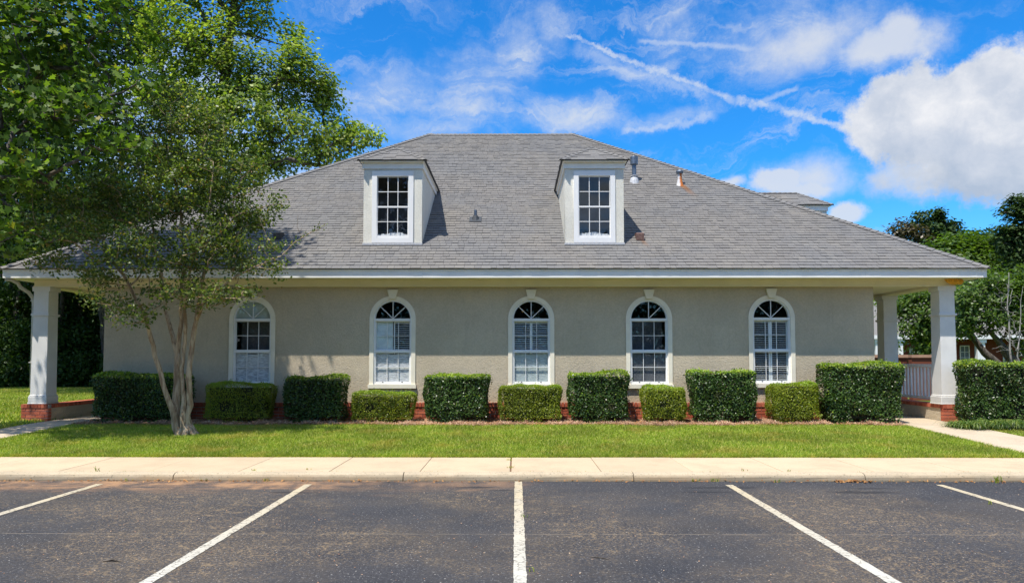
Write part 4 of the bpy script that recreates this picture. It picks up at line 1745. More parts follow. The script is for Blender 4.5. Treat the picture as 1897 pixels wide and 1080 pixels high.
for s in (0,):
    k.hexa([(fx - .15, fy - .14, rz_at(fy - .14) + .012), (fx + .15, fy - .14, rz_at(fy - .14) + .012), (fx + .15, fy + .1, rz_at(fy + .1) + .012), (fx - .15, fy + .1, rz_at(fy + .1) + .012),
            (fx - .15, fy - .14, rz_at(fy - .14) + .026), (fx + .15, fy - .14, rz_at(fy - .14) + .026), (fx + .15, fy + .1, rz_at(fy + .1) + .026), (fx - .15, fy + .1, rz_at(fy + .1) + .026)])
k.build('flashing_plate', BLACKR, v3)
for (fx, fy, mt, nm) in ((2.93, 16.55, RUSTB, 'brown box vent'), (-5.67, 16.60, BLACKV, 'black box vent')):
    z = rz_at(fy)
    k = MB()
    k.prism_x([(fy - .10, z - .05), (fy + .16, z + .11), (fy + .14, z + .15), (fy - .08, z + .13), (fy - .11, z + .105)], fx - .09, fx + .09)
    o = part(k, 'box_vent', mt)
    o['label'] = nm

# flashing dots down the dormer corner are too small to tell apart; a white stub pipe stands at the brick base
b = MB()
pp = P(1394, 752, 15.78)
b.tube([(pp[0], 15.80, .22), (pp[0], 15.80, .56)], .022, 10)
b.tube([(pp[0], 15.80, .56), (pp[0], 15.80, .59)], .028, 10)
tag(b.build('drain_stub', PLASTIC), 'short white plastic pipe standing against the brick base below the rightmost arched window', 'pipe')
#=MORE3=
# ------------------------------------------------------------------ hedges
def hedge(label, px0, px1, pyt, kind, yf=15.08, yb=15.70, flare=.09, dens=1., round_=.10, wmax=None, zb=None, shape=1.):
    a = P(px0 - 1, pyt + 1, yb if px0 > 956 else yf)
    c = P(px1 + 1, pyt + 1, yb if px1 < 956 else yf)
    zt_px = P(px0, pyt + 1, yf)[2]
    x0, x1, zt = a[0], c[0], zt_px
    if wmax:
        x1 = wmax
    z0 = (gz(yf) + .01) if zb is None else zb
    root = thing('clipped_shrub', ((x0 + x1) / 2, (yf + yb) / 2, z0), label, 'hedge', 'clipped shrubs along the building front')
    H = zt - z0
    Wd = x1 - x0
    D = yb - yf
    tall = kind == 'tall'
    ls = .042 if tall else .028
    den = (2900 if tall else 6200) * dens
    f = flare

    def surf(n, face):
        u, v = RNG.uniform(0, 1, n), RNG.uniform(0, 1, n)
        if face == 'front':
            return np.c_[u, np.zeros(n), v], np.tile([0, -1., .1], (n, 1))
        if face == 'back':
            return np.c_[u, np.ones(n), v], np.tile([0, 1., .1], (n, 1))
        if face == 'left':
            return np.c_[np.zeros(n), u, v], np.tile([-1., 0, .1], (n, 1))
        if face == 'right':
            return np.c_[np.ones(n), u, v], np.tile([1., 0, .1], (n, 1))
        return np.c_[u, v, np.ones(n)], np.tile([0, 0, 1.], (n, 1))
    P_, N_ = [], []
    for face, area in (('front', Wd * H), ('top', Wd * D), ('left', D * H), ('right', D * H), ('back', Wd * H * .25)):
        p, n_ = surf(int(area * den), face)
        P_.append(p)
        N_.append(n_)
    q, nr = np.vstack(P_), np.vstack(N_)
    n = len(q)
    # rounding of the block's edges
    cc = (q - .5) * np.array([Wd, D, H])
    half = np.array([Wd, D, H]) / 2
    rd = round_ * (1 if tall else 1.25)
    inner = np.clip(cc, -(half - rd), half - rd)
    dlt = cc - inner
    L = np.linalg.norm(dlt, axis=1, keepdims=True)
    dirv = np.where(L > 1e-6, dlt / (L + 1e-9), nr)
    top_or_side = q[:, 2:3] > .25
    cc2 = np.where(top_or_side, inner + dirv * rd, cc)
    # slow bumps in the clipped surface
    ph = RNG.uniform(0, 6, 6)
    bump_ = .026 * (np.sin(cc[:, 0] * 5.1 + ph[0]) + np.sin(cc[:, 2] * 6.3 + ph[1] + cc[:, 0] * 2) + np.sin(cc[:, 1] * 6 + ph[2]) * .6) + .012 * np.sin(cc[:, 0] * 17 + ph[3]) * np.sin(cc[:, 2] * 15 + ph[4])
    depth = RNG.exponential(.022, n) * (1.3 if tall else 1.) - .012
    strag = RNG.uniform(0, 1, n) > .975
    depth = np.where(strag, -RNG.uniform(.01, .06, n), depth)
    cc2 = cc2 + dirv * (bump_ - depth)[:, None]
    # flare: wider at the top, narrower toward the ground
    t = np.clip(cc2[:, 2] / H + .5, 0, 1)
    k = 1 + f * 1.2 * (t - .78)
    k = np.where(t < .12, k - (.12 - t) * .9 * shape, k)
    cc2[:, 0] *= k
    cc2[:, 1] = cc2[:, 1] * (1 + f * .5 * (t - .8))
    pos = cc2 + np.array([(x0 + x1) / 2, (yf + yb) / 2, z0 + H / 2])
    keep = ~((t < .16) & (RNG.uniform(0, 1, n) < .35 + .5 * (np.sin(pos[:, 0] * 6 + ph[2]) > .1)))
    # sparse patches where the dark core shows
    g = np.sin(pos[:, 0] * 7 + ph[5]) * np.sin(pos[:, 2] * 8 + ph[0]) * np.sin(pos[:, 1] * 5 + ph[1])
    keep &= ~((g > .62) & (RNG.uniform(0, 1, n) < .75))
    pos, dirv, t = pos[keep], dirv[keep], t[keep]
    n = len(pos)
    nrm = dirv * (.75 if tall else .5) + rand_dirs(n) * .85 + np.array([0, 0, .35])
    sz = ls * RNG.uniform(.7, 1.35, n)
    V, F_ = leaves_mesh(pos, nrm, sz, 'oval' if tall else 'diamond')
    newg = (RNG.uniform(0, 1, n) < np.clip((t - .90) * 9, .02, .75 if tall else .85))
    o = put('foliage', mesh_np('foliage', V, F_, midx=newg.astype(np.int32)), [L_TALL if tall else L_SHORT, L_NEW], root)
    o['kind'] = 'stuff'
    # solid core block: shade among the inner twigs put into its colour
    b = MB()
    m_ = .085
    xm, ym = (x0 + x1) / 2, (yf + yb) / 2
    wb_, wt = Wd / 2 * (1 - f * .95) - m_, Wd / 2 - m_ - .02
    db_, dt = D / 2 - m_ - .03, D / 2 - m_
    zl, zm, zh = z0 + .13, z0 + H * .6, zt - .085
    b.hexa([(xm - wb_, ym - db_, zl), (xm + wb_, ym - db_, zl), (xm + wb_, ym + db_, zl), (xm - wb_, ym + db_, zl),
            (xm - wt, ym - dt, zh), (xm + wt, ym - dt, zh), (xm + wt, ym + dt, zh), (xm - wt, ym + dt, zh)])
    b.build('shade_core', CORESHADE, root)
    b = MB()
    for i in range(max(3, int(Wd * 5))):
        sx = xm + random.uniform(-.9, .9) * (wb_)
        sy = ym + random.uniform(-.8, .6) * db_
        b.tube([(sx * .5 + xm * .5, sy, z0 - .03), (sx, sy, z0 + .2)], [.014, .010], 5)
    b.build('stems', BARK, root)['kind'] = 'stuff'
    # twigs poking through the surface
    b = MB()
    idx = RNG.integers(0, n, int(30 * Wd))
    for i in idx:
        p_ = Vector(pos[i])
        d_ = Vector(dirv[i]) + Vector((random.uniform(-.6, .6), random.uniform(-.4, .4), random.uniform(0, .9)))
        b.tube([tuple(p_ - d_ * .05), tuple(p_ + d_ * .02)], [.0022, .0015], 3, cap=False)
    b.build('twigs', BARK_P, root)['kind'] = 'stuff'
    return root


hedge('large dark tall shrub in deep shade behind the multi-stemmed tree trunk', 168, 362, 693, 'tall')
hedge('low shaded shrub under the arched window with pleated fan fabric', 377, 514, 711, 'short')
hedge('tall dark shrub between the window with the pleated fan and the half-shuttered window', 526, 644, 697, 'tall')
hedge('low yellow-green shrub under the half-shuttered arched window', 649, 771, 727, 'short')
hedge('tall dark shrub just right of the half-shuttered arched window', 784, 904, 694, 'tall')
hedge('low yellow-tipped shrub under the middle arched window', 924, 1040, 713, 'short')
hedge('tall dark shrub just left of the window with dark panes and a missing fan bar', 1054, 1164, 690, 'tall')
hedge('narrow low bright shrub under the right side of the dark-paned arched window', 1187, 1273, 716, 'short')
hedge('tall dark shrub with browned leaves just left of the rightmost arched window', 1274, 1401, 685, 'tall')
hedge('low rounded bright shrub under the right side of the rightmost arched window', 1417, 1520, 708, 'short', round_=.16)
hedge('wide tall dark shrub at the right front corner of the building beside the walkway', 1511, 1676, 674, 'tall', yf=14.98, flare=.12)
hedge('long clipped hedge right of the porch column, running out of the picture', 1765, 2000, 671, 'tall', yf=14.85, yb=15.5, flare=.05, zb=.24)

# ------------------------------------------------------------------ mulch bed, needles, litter
V, Fc = [], []
N = 220
xa, xb = -9.42, 8.16
for i in range(N + 1):
    x = xa + (xb - xa) * i / N
    e = 14.83 + .07 * math.sin(x * 1.3) + .05 * math.sin(x * 3.7 + 1) + random.uniform(-.03, .03)
    for j, y in enumerate((e, e + .06, e + .25, 15.25, 15.6, 15.91)):
        z = gz(y) + (0.004, .022, .035, .045, .05, .05)[j] + random.uniform(-.008, .008) * (j > 0)
        V.append((x, y, z))
for i in range(N):
    for j in range(5):
        Fc.append((i * 6 + j, (i + 1) * 6 + j, (i + 1) * 6 + j + 1, i * 6 + j + 1))
o = put('mulch_bed', mesh_np('mulch_bed', V, Fc), STRAWBASE)
tag(o, 'strip of brown mulch under the clipped shrubs', kind='structure')


def scatter_needles(name, label, n, xr, yf_, zf, size, mat, kind='needle', tilt=.25, width=None):
    x = RNG.uniform(xr[0], xr[1], n)
    y = yf_(x, n)
    z = zf(x, y) + RNG.uniform(0, .02, n)
    pos = np.c_[x, y, z]
    nr = rand_dirs(n) * tilt + np.array([0, -.3, 1.])
    V_, F_ = leaves_mesh(pos, nr, size * RNG.uniform(.6, 1.3, n), kind)
    o = put(name, mesh_np(name, V_, F_), mat)
    return tag(o, label, kind='stuff')


gzv = np.vectorize(gz)
scatter_needles('pine_straw', 'loose brown pine straw over the mulch bed', 52000, (xa, xb),
                lambda x, n: 14.80 + .07 * np.sin(x * 1.3) + .05 * np.sin(x * 3.7 + 1) + RNG.beta(1.1, 2.2, n) * 1.05,
                lambda x, y: gzv(y) + .03 + .03 * np.sin(x * 9) * np.sin(x * 3.1), .13, STRAW, tilt=.75)
scatter_needles('bed_litter', 'small dead leaves lying in the mulch bed', 2600, (xa, xb), lambda x, n: 14.8 + RNG.beta(1.1, 2.2, n) * .9,
                lambda x, y: gzv(y) + .04, .05, L_DEAD, 'diamond', .6)
scatter_needles('kerb_litter', 'dead leaves and bits gathered at the foot of the kerb', 420, (-7.4, 7.4), lambda x, n: 9.49 - RNG.exponential(.035, n),
                lambda x, y: x * 0 + .004, .035, L_DEAD, 'diamond', .5)
scatter_needles('kerb_leaf_pile', 'small heap of brown leaves at the kerb on the right', 60, (4.25, 4.75), lambda x, n: 9.49 - RNG.exponential(.03, n),
                lambda x, y: x * 0 + .004, .06, L_DEAD, 'diamond', .7)
scatter_needles('lot_litter', 'scattered tan specks and twigs on the asphalt', 900, (-6.5, 6.5), lambda x, n: RNG.uniform(4.5, 9.3, n),
                lambda x, y: x * 0 - .008, .016, STRAW, 'diamond', .2)

# ------------------------------------------------------------------ lawn grass blades
def grass(name, label, n, fpos, h=(.03, .075), w=.008, mat=L_GRASS):
    x, y = fpos(n)
    n = len(x)
    z = gzv(y) if np.ptp(y) < 30 else np.full(n, .25)
    hh = RNG.uniform(h[0], h[1], n)
    lean = RNG.normal(size=(n, 2)) * .55
    a = RNG.uniform(0, 2 * np.pi, n)
    wx_, wy_ = np.cos(a) * w, np.sin(a) * w
    b0 = np.c_[x - wx_, y - wy_, z - .004]
    b1 = np.c_[x + wx_, y + wy_, z - .004]
    tp = np.c_[x + lean[:, 0] * hh, y + lean[:, 1] * hh, z + hh]
    V_ = np.stack([b0, b1, tp], 1).reshape(-1, 3)
    F_ = np.arange(3 * n, dtype=np.int32).reshape(n, 3)
    o = put(name, mesh_np(name, V_, F_), mat)
    return tag(o, label, kind='stuff')


def front_lawn(n):
    x = RNG.uniform(-9.43, 8.17, n)
    y = 11.10 + RNG.uniform(0, 1, n) ** 1.15 * 3.85
    e = 14.86 + .07 * np.sin(x * 1.3) + .05 * np.sin(x * 3.7 + 1) + RNG.normal(size=n) * .035
    # thin worn spots
    k = (y < e) & ~((np.sin(x * 1.9 + 1.3 * np.sin(y * 2)) * np.sin(y * 3.1 + x) > .82) & (x > 1.5) & (RNG.uniform(0, 1, n) < .5))
    # bare ring round the tree foot
    k &= ((x + 6.33) ** 2 + (y - 13.45) ** 2) > .05
    return x[k], y[k]


grass('lawn_grass', 'short bright green lawn between the mulch bed and the sidewalk', 430000, front_lawn)


def edge_grass(n):
    x = RNG.uniform(-9.6, 9.6, n)
    y = 11.10 + RNG.exponential(.02, n) - .025
    return x, y


grass('lawn_edge_grass', 'longer grass fringe leaning over the sidewalk edge', 26000, edge_grass, (.03, .075), .004)


def right_lawn(n):
    x = RNG.uniform(9.5, 13, n)
    y = 11.1 + RNG.uniform(0, 1, n) * 3.3
    return x, y


grass('side_lawn_grass', 'small patch of lawn beyond the right-hand walkway', 50000, right_lawn, (.03, .06), .007)


def left_lawn(n):
    x = RNG.uniform(-24, -10.48, n)
    y = 11.5 + RNG.uniform(0, 1, n) * 22
    k = x > -.82 * y
    return x[k], y[k]


grass('rear_lawn_grass', 'sunlit grass strip beyond the left end of the building', 160000, left_lawn, (.04, .10), .014)

# weeds in the pavement joints
b = MB()
for (px, py, nn, s) in ((183, 873, 5, .07), (1130 / 1.976, 870, 5, .03), (995 / 1.976, 885, 7, .035), (925 / 1.976, 872, 6, .03), (1867 / 1.976, 852, 12, .03), (1867 / 1.976, 866, 12, .03),
                        (1285, 888, 8, .035), (1322, 889, 10, .04), (1380, 872, 5, .035), (1842, 893, 8, .08), (1850, 891, 8, .09), (1459, 873, 5, .03), (380, 889, 6, .035), (1440, 892, 6, .04), (1836, 932, 5, .04), (240, 889, 5, .03), (970, 956, 4, .025), (980, 1056, 4, .025)):
    d = DIR(px, py)
    z = .1 if py < 876 else 0.01
    t = (z - EYE) / d[2]
    x, y = d[0] * t, d[1] * t
    if z < .05:
        y = min(y, 9.49) if py < 900 else y
    for i in range(nn):
        a = random.uniform(0, 6.28)
        x2, y2 = x + random.uniform(-.05, .05), y + random.uniform(-.01, .01)
        L = s * random.uniform(.5, 1.1)
        b.tube([(x2, y2, z - .01), (x2 + .3 * L * math.cos(a), y2 + .2 * L * math.sin(a), z + L * .7), (x2 + .8 * L * math.cos(a), y2 + .5 * L * math.sin(a), z + L)], [.004, .0035, .001], 3)
for i in range(200):
    x = random.uniform(-7, 7)
    if math.sin(x * 2.1) + math.sin(x * 5.3 + 1) > -.1:
        L = random.uniform(.006, .02)
        b.tube([(x, 9.665, .09), (x + random.uniform(-.01, .01), 9.66, .1 + L)], [.004, .001], 3)
tag(b.build('joint_weeds', L_GRASS), 'tiny weeds growing in the kerb and sidewalk joints', kind='stuff')

# small stick and stones on the asphalt
b = MB()
b.tube([(.62, 5.9, .004), (.68, 5.86, .010), (.76, 5.83, .006)], [.004, .005, .003], 5)
tag(b.build('fallen_twig', BARK), 'thin dark curved twig lying on the asphalt right of the middle stall line', 'twig')
b = MB()
b.tube([(-3.35, 5.75, .004), (-3.28, 5.76, .012), (-3.2, 5.74, .004)], [.008, .010, .004], 5)
tag(b.build('fallen_twig', BARK), 'short brown twig lying on the asphalt of the left parking stall', 'twig')

# ------------------------------------------------------------------ liriope at the foot of the right hedge
def liriope(px, py, Y, r, n, label):
    c = P(px, py, Y)
    z0 = gz(Y) - .01
    root_z = z0
    n_ = n
    V_, F_ = [], []
    for i in range(n_):
        a = random.uniform(0, 6.283)
        ca, sa = math.cos(a), math.sin(a)
        L = r * random.uniform(.6, 1.1)
        rise = L * random.uniform(.55, .95)
        ox, oy = c[0] + random.gauss(0, r * .3), Y + random.gauss(0, r * .22)
        w = random.uniform(.004, .007)
        prev = None
        base_i = len(V_)
        for s in range(6):
            t = s / 5
            x = ox + ca * L * t
            y = oy + sa * L * t * .8
            z = root_z + rise * (1.9 * t - 1.75 * t * t) + .02
            ww = w * (1 - t ** 3)
            V_ += [(x - sa * ww, y + ca * ww, z), (x + sa * ww, y - ca * ww, z)]
        for s in range(5):
            q = base_i + 2 * s
            F_.append((q, q + 1, q + 3, q + 2))
    o = put('lily_turf_clump', mesh_np('liriope', V_, F_), L_LIRI)
    tag(o, label, 'grass clump', 'arching grass clumps along the right hedge')


for i, (px, py, Y, r, n, lab) in enumerate(((1775, 785, 14.6, .30, 190, 'small arching grass clump nearest the porch column, at the left end of the right hedge'),
                                            (1803, 788, 14.35, .42, 330, 'large arching grass clump second from the porch column, below the right hedge'),
                                            (1845, 790, 14.35, .42, 330, 'arching grass clump third from the porch column, below the right hedge'),
                                            (1885, 792, 14.35, .42, 330, 'arching grass clump at the right edge of the picture below the hedge'))):
    liriope(px, py, Y, r, n, lab)

# ------------------------------------------------------------------ crepe myrtle
BXc, BYc = -6.33, 13.45
gzc = gz(BYc)


RS = [.80]


def pp_(px, py, Y, r):
    q = P(px, py, Y)
    return (q[0], q[1], q[2], r * RS[0])


stems = [
    {'pts': [(BXc - .02, BYc, gzc - .08, .12), pp_(325, 790, 13.42, .085), pp_(308, 730, 13.40, .06), pp_(292, 672, 13.36, .055), pp_(279, 625, 13.3, .05), pp_(268, 585, 13.2, .042), pp_(240, 530, 13.05, .034), pp_(205, 480, 12.9, .026), pp_(165, 440, 12.8, .016), pp_(120, 415, 12.7, .010)]},
    {'pts': [(BXc + .00, BYc + .05, gzc - .08, .12), pp_(330, 790, 13.5, .10), pp_(327, 730, 13.55, .09), pp_(328, 690, 13.6, .075), pp_(329, 655, 13.62, .065), pp_(316, 610, 13.7, .05), pp_(306, 575, 13.8, .045), pp_(300, 510, 13.9, .036), pp_(285, 430, 14., .028), pp_(262, 350, 14.1, .018), pp_(255, 290, 14.1, .010)]},
    {'parent': 'near', 'pts': [pp_(329, 660, 13.62, .06), pp_(334, 610, 13.6, .055), pp_(336, 560, 13.6, .048), pp_(342, 480, 13.6, .04), pp_(336, 400, 13.5, .03), pp_(322, 320, 13.5, .022), pp_(315, 250, 13.5, .012), pp_(318, 200, 13.5, .008)]},
    {'pts': [(BXc + .07, BYc - .02, gzc - .08, .12), pp_(340, 790, 13.42, .085), pp_(341, 735, 13.45, .055), pp_(338, 700, 13.5, .045), pp_(340, 650, 13.5, .042), pp_(344, 600, 13.45, .04), pp_(341, 560, 13.4, .036), pp_(352, 500, 13.3, .03), pp_(375, 430, 13.2, .022), pp_(390, 360, 13.1, .016), pp_(395, 300, 13.1, .009)]},
    {'pts': [(BXc + .12, BYc + .02, gzc - .08, .12), pp_(349, 785, 13.45, .085), pp_(351, 735, 13.45, .07), pp_(349, 700, 13.45, .066), pp_(354, 655, 13.5, .06), pp_(360, 610, 13.5, .055), pp_(366, 575, 13.5, .05), pp_(372, 530, 13.5, .042), pp_(390, 470, 13.5, .034), pp_(420, 410, 13.5, .026), pp_(440, 350, 13.5, .016), pp_(470, 300, 13.5, .010)]},
    {'parent': 'near', 'pts': [pp_(366, 590, 13.5, .045), pp_(384, 555, 13.35, .034), pp_(425, 520, 13.2, .024), pp_(470, 495, 13.05, .018), pp_(520, 475, 12.95, .013), pp_(560, 440, 12.9, .009), pp_(604, 414, 12.85, .004)]},
]
cl = px_clumps([
    (110, 370, 12.9, 60, 32), (60, 345, 12.8, 45, 25), (150, 430, 12.7, 75, 38), (100, 480, 12.6, 55, 25), (200, 350, 13.3, 70, 50), (225, 470, 12.6, 70, 50), (205, 560, 12.7, 45, 26), (250, 585, 12.9, 42, 22),
    (270, 270, 13.8, 65, 60), (280, 380, 13.6, 80, 60), (320, 470, 13.2, 75, 55), (330, 545, 13.0, 60, 32), (315, 190, 13.6, 45, 60), (360, 280, 13.5, 65, 75), (375, 230, 13.5, 45, 40), (395, 390, 13.5, 70, 55), (420, 470, 13.3, 65, 42),
    (440, 330, 13.6, 55, 50), (345, 345, 13.3, 80, 60), (400, 440, 13.0, 60, 40), (465, 400, 13.6, 45, 30), (400, 545, 13.1, 45, 26), (495, 495, 13.0, 42, 18), (500, 375, 13.6, 32, 18), (455, 545, 13., 30, 14), (505, 455, 13.2, 28, 14), (170, 395, 13.5, 60, 40), (40, 420, 12.8, 50, 22), (430, 425, 14.2, 60, 50), (180, 505, 12.8, 50, 30),
])
root = thing('crepe_myrtle', (BXc, BYc, gzc), 'small multi-stemmed tree with pale peeling bark on the lawn in front of the wall', 'tree')
pts_all = [clump_points(c, max(8, int(c[1][0] * c[1][2] * 160))) for c in cl]
pts = np.vstack(pts_all)
tg = np.vstack([pts, np.array([P(604, 414, 12.85), P(585, 426, 12.86), P(566, 440, 12.9), P(480, 400, 12.9), P(552, 400, 12.9)])])
chains = grow(stems, tg, r_tip=.0033, r_pow=.42, seed_step=.16, wig=.10)
b = MB()
b2 = MB()
for q, rd in chains:
    if max(rd) >= .034:
        b.tube(q, list(rd), 10, cap=False, rough=.09)
    else:
        b2.tube(q, list(rd), 5 if max(rd) > .009 else 3, cap=False)
for k in range(7):      # flared root foot
    a = k * .9 + .3
    b.tube([(BXc + .05 + .30 * math.cos(a), BYc + .24 * math.sin(a), gzc - .04), (BXc + .05 + .14 * math.cos(a), BYc + .1 * math.sin(a), gzc + .05), (BXc + .04, BYc, gzc + .28)], [.02, .055, .05], 7, rough=.1)
b.build('trunk', BARK_C, root, smooth=True)
b2.build('branches', BARK_C, root, smooth=True)['kind'] = 'stuff'
V, F_ = foliage_from(pts, 28, .21, .064, 'oval', .6, None, .6)
o = put('foliage', mesh_np('foliage', V, F_), L_CREPE, root)
o['kind'] = 'stuff'
tipp = np.array([P(x_, y_, 12.87) for x_, y_ in ((600, 416), (592, 420), (582, 427), (570, 436), (556, 444), (545, 452))])
V, F_ = foliage_from(tipp, 9, .10, .045, 'oval', .5, None, .6)
put('tip_leaves', mesh_np('foliage', V, F_), L_CREPE, root)['kind'] = 'stuff'

# ------------------------------------------------------------------ big trees on the left
nb = px_clumps([
    (60, 60, 12.5, 130, 90), (210, 30, 13.2, 95, 70), (-80, 120, 12.2, 140, 110), (40, 190, 12.0, 110, 70), (150, 225, 12.2, 95, 55), (230, 170, 12.8, 60, 45), (225, 262, 12.3, 50, 24), (70, 300, 12.0, 85, 42),
    (-60, 300, 12.0, 110, 80), (-30, 420, 11.8, 60, 60), (140, 120, 13.6, 110, 70), (0, -110, 12.8, 170, 110), (140, -120, 13.4, 130, 110), (232, -62, 14.2, 78, 50), (100, -60, 14.2, 110, 60), (20, -30, 14.4, 110, 60), (-180, -20, 12.6, 160, 140),
    (90, -300, 13.0, 210, 130), (-120, -260, 12.6, 190, 140), (20, -480, 13, 180, 110), (100, -450, 13.2, 150, 100), (-250, 200, 12.4, 120, 120),
])
make_tree('maple_tree', 'large near maple with big lobed leaves hanging into the upper left corner', (-13.2, 13.2), nb, L_MAPLE, ('maple', .135), density=6.4, per=10, spray=.50,
          trunk_r=.30, r_tip=.008, up=.8, skel=1100, flat=.4, r_pow=.46,
          trunk_pts=[(-13.2, 13.2, .1, .36), (-13.2, 13.2, 1.2, .30), (-12.9, 13.1, 4.5, .26), (-12.3, 12.9, 7.5, .2), (-11.6, 12.8, 10, .10)])

mb = px_clumps([
    (440, 20, 26, 60, 60), (400, 110, 25.5, 75, 70), (330, 60, 26, 90, 80), (480, 150, 26, 75, 60), (530, 130, 26, 45, 60), (570, 160, 26.3, 55, 55), (600, 205, 26.5, 40, 30), (535, 65, 27.5, 24, 26), (455, 215, 25.5, 90, 60), (550, 245, 26, 80, 45), (640, 262, 26.5, 50, 28),
    (683, 262, 26.6, 26, 18), (655, 240, 26.6, 22, 16), (590, 290, 26, 55, 28), (370, 210, 25.5, 80, 65), (500, 300, 26, 75, 35), (420, 300, 25.5, 80, 50), (335, 300, 25.5, 70, 60), (300, 160, 26, 70, 70), (400, -60, 26, 110, 70), (250, -30, 26.5, 90, 80), (478, -12, 26, 26, 16),
    (560, 105, 26, 40, 30), (610, 160, 26.3, 24, 24), (395, 385, 26, 80, 40), (470, 365, 26.4, 60, 35), (320, -150, 26, 110, 80),
])
make_tree('tulip_tree', 'big pale green tree rising behind the left slope of the roof', (-12.0, 26.0), mb, L_BACK, ('diamond', .17), density=2.7, per=44, spray=.44,
          trunk_r=.35, r_tip=.012, up=.75, skel=800, r_pow=.46, flat=.7)
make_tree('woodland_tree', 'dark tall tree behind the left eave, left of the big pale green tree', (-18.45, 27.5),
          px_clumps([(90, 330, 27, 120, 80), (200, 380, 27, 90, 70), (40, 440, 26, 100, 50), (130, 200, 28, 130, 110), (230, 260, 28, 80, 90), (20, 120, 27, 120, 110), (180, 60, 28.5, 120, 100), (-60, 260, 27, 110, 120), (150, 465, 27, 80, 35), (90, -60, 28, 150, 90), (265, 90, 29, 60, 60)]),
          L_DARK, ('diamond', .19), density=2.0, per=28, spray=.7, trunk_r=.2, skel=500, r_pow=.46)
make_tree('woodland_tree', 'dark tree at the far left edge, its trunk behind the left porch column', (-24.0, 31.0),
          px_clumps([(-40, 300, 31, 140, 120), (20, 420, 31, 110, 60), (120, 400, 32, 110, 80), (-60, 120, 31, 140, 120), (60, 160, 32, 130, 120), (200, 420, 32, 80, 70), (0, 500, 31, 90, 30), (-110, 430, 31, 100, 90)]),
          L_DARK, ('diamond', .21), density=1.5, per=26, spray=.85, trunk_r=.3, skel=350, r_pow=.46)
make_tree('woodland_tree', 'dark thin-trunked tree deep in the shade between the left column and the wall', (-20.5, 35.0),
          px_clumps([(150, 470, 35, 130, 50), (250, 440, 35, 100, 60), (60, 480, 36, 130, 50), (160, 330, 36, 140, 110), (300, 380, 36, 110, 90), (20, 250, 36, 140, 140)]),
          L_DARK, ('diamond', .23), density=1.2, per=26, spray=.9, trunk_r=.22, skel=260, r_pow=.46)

# dark undergrowth at the wood's edge
cls = []
for i in range(46):
    px = -60 + i * 9
    for (Y, pyb, r) in ((34.5, 700, 34), (36, 640, 48), (37, 570, 55)):
        cls += px_clumps([(px * 1.0 + random.uniform(-10, 10), pyb + random.uniform(-14, 10), Y + random.uniform(-.6, .6), r * random.uniform(.8, 1.2), r * random.uniform(.8, 1.1))])
pts = np.vstack([clump_points(c, 42) for c in cls])
pts[:, 2] = np.maximum(pts[:, 2], .3)
V, F_ = foliage_from(pts, 13, .6, .20, 'diamond', .5, None, .8)
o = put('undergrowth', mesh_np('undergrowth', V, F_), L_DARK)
tag(o, 'dense dark undergrowth along the wood behind the left lawn', kind='stuff')
b = MB()
for i in range(26):
    x = -27 + i * .62 + random.uniform(-.3, .3)
    y = 36.5 + random.uniform(-1, 1.5)
    o = MB()
    h = random.uniform(7, 10)
    o.tube([(x, y, .1), (x + random.uniform(-.3, .3), y, h * .5), (x + random.uniform(-.8, .8), y, h)], [.13, .1, .05], 6)
    b.v_off = 0
    k = len(b.v)
    b.v += o.v
    b.f += [tuple(q + k for q in f) for f in o.f]
    b.mi += o.mi
tag(b.build('thicket_stems', BARK), 'slender dark stems inside the wood on the left', kind='stuff')
# a low dark backdrop of the same wood, far behind
cls = []
for i in range(40):
    for k in range(4):
        Y = 46 + 3 * k
        cls.append(((-46 + i * 1.0 + random.uniform(-.6, .6), Y, random.uniform(.8, 13)), (2.2, 1.6, 2.0)))
pts = np.vstack([clump_points(c, 46) for c in cls])
pts[:, 2] = np.maximum(pts[:, 2], .3)
V, F_ = foliage_from(pts, 9, .9, .42, 'diamond', .4, None, .8)
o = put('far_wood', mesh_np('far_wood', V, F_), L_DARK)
tag(o, 'far mass of dark wood beyond the left undergrowth', kind='stuff')

RS[0] = 1.0
# ------------------------------------------------------------------ right-hand background
FY_ = 46.0


def wpt(px, py, Y=FY_):
    q = P(px, py, Y)
    return q[0], q[2]


fb = thing('brick_office', (30, FY_, .25), 'far red brick office with white porch columns and white-framed windows, partly hidden by trees', 'building')
xl, zt_ = wpt(1560, 626)
xr, _ = wpt(2080, 626)
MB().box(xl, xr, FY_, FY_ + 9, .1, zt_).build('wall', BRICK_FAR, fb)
b = MB()
b.v = [(xl - .5, FY_ - 1.8, zt_ + .1), (xr + .5, FY_ - 1.8, zt_ + .1), (xr + .5, FY_ + 9.5, zt_ + .1), (xl - .5, FY_ + 9.5, zt_ + .1), (xl + 4, FY_ + 4, zt_ + 2.7), (xr - 4, FY_ + 4, zt_ + 2.7)]
b.f = [(0, 1, 5, 4), (1, 2, 5), (2, 3, 4, 5), (3, 0, 4), (3, 2, 1, 0)]
b.mi = [0] * 5
b.build('roof', SHINGLE, fb)
MB().box(xl - .5, xr + .5, FY_ - 1.85, FY_ - 1.78, zt_ - .12, zt_ + .12).build('gutter', WHITE, fb)
for (pa, pb) in ((1622, 1628), (1665, 1673), (1811, 1825), (1903, 1911)):
    xa_, _ = wpt(pa, 640, FY_ - 1.7)
    xb_, _ = wpt(pb, 640, FY_ - 1.7)
    b = MB().box(xa_, xb_, FY_ - 1.7, FY_ - 1.4, .62, zt_ - .13).box(xa_ - .08, xb_ + .08, FY_ - 1.78, FY_ - 1.32, .25, .61).box(xa_ - .06, xb_ + .06, FY_ - 1.76, FY_ - 1.34, zt_ - .35, zt_ - .131)
    b.build('porch_column', WHITE, fb)
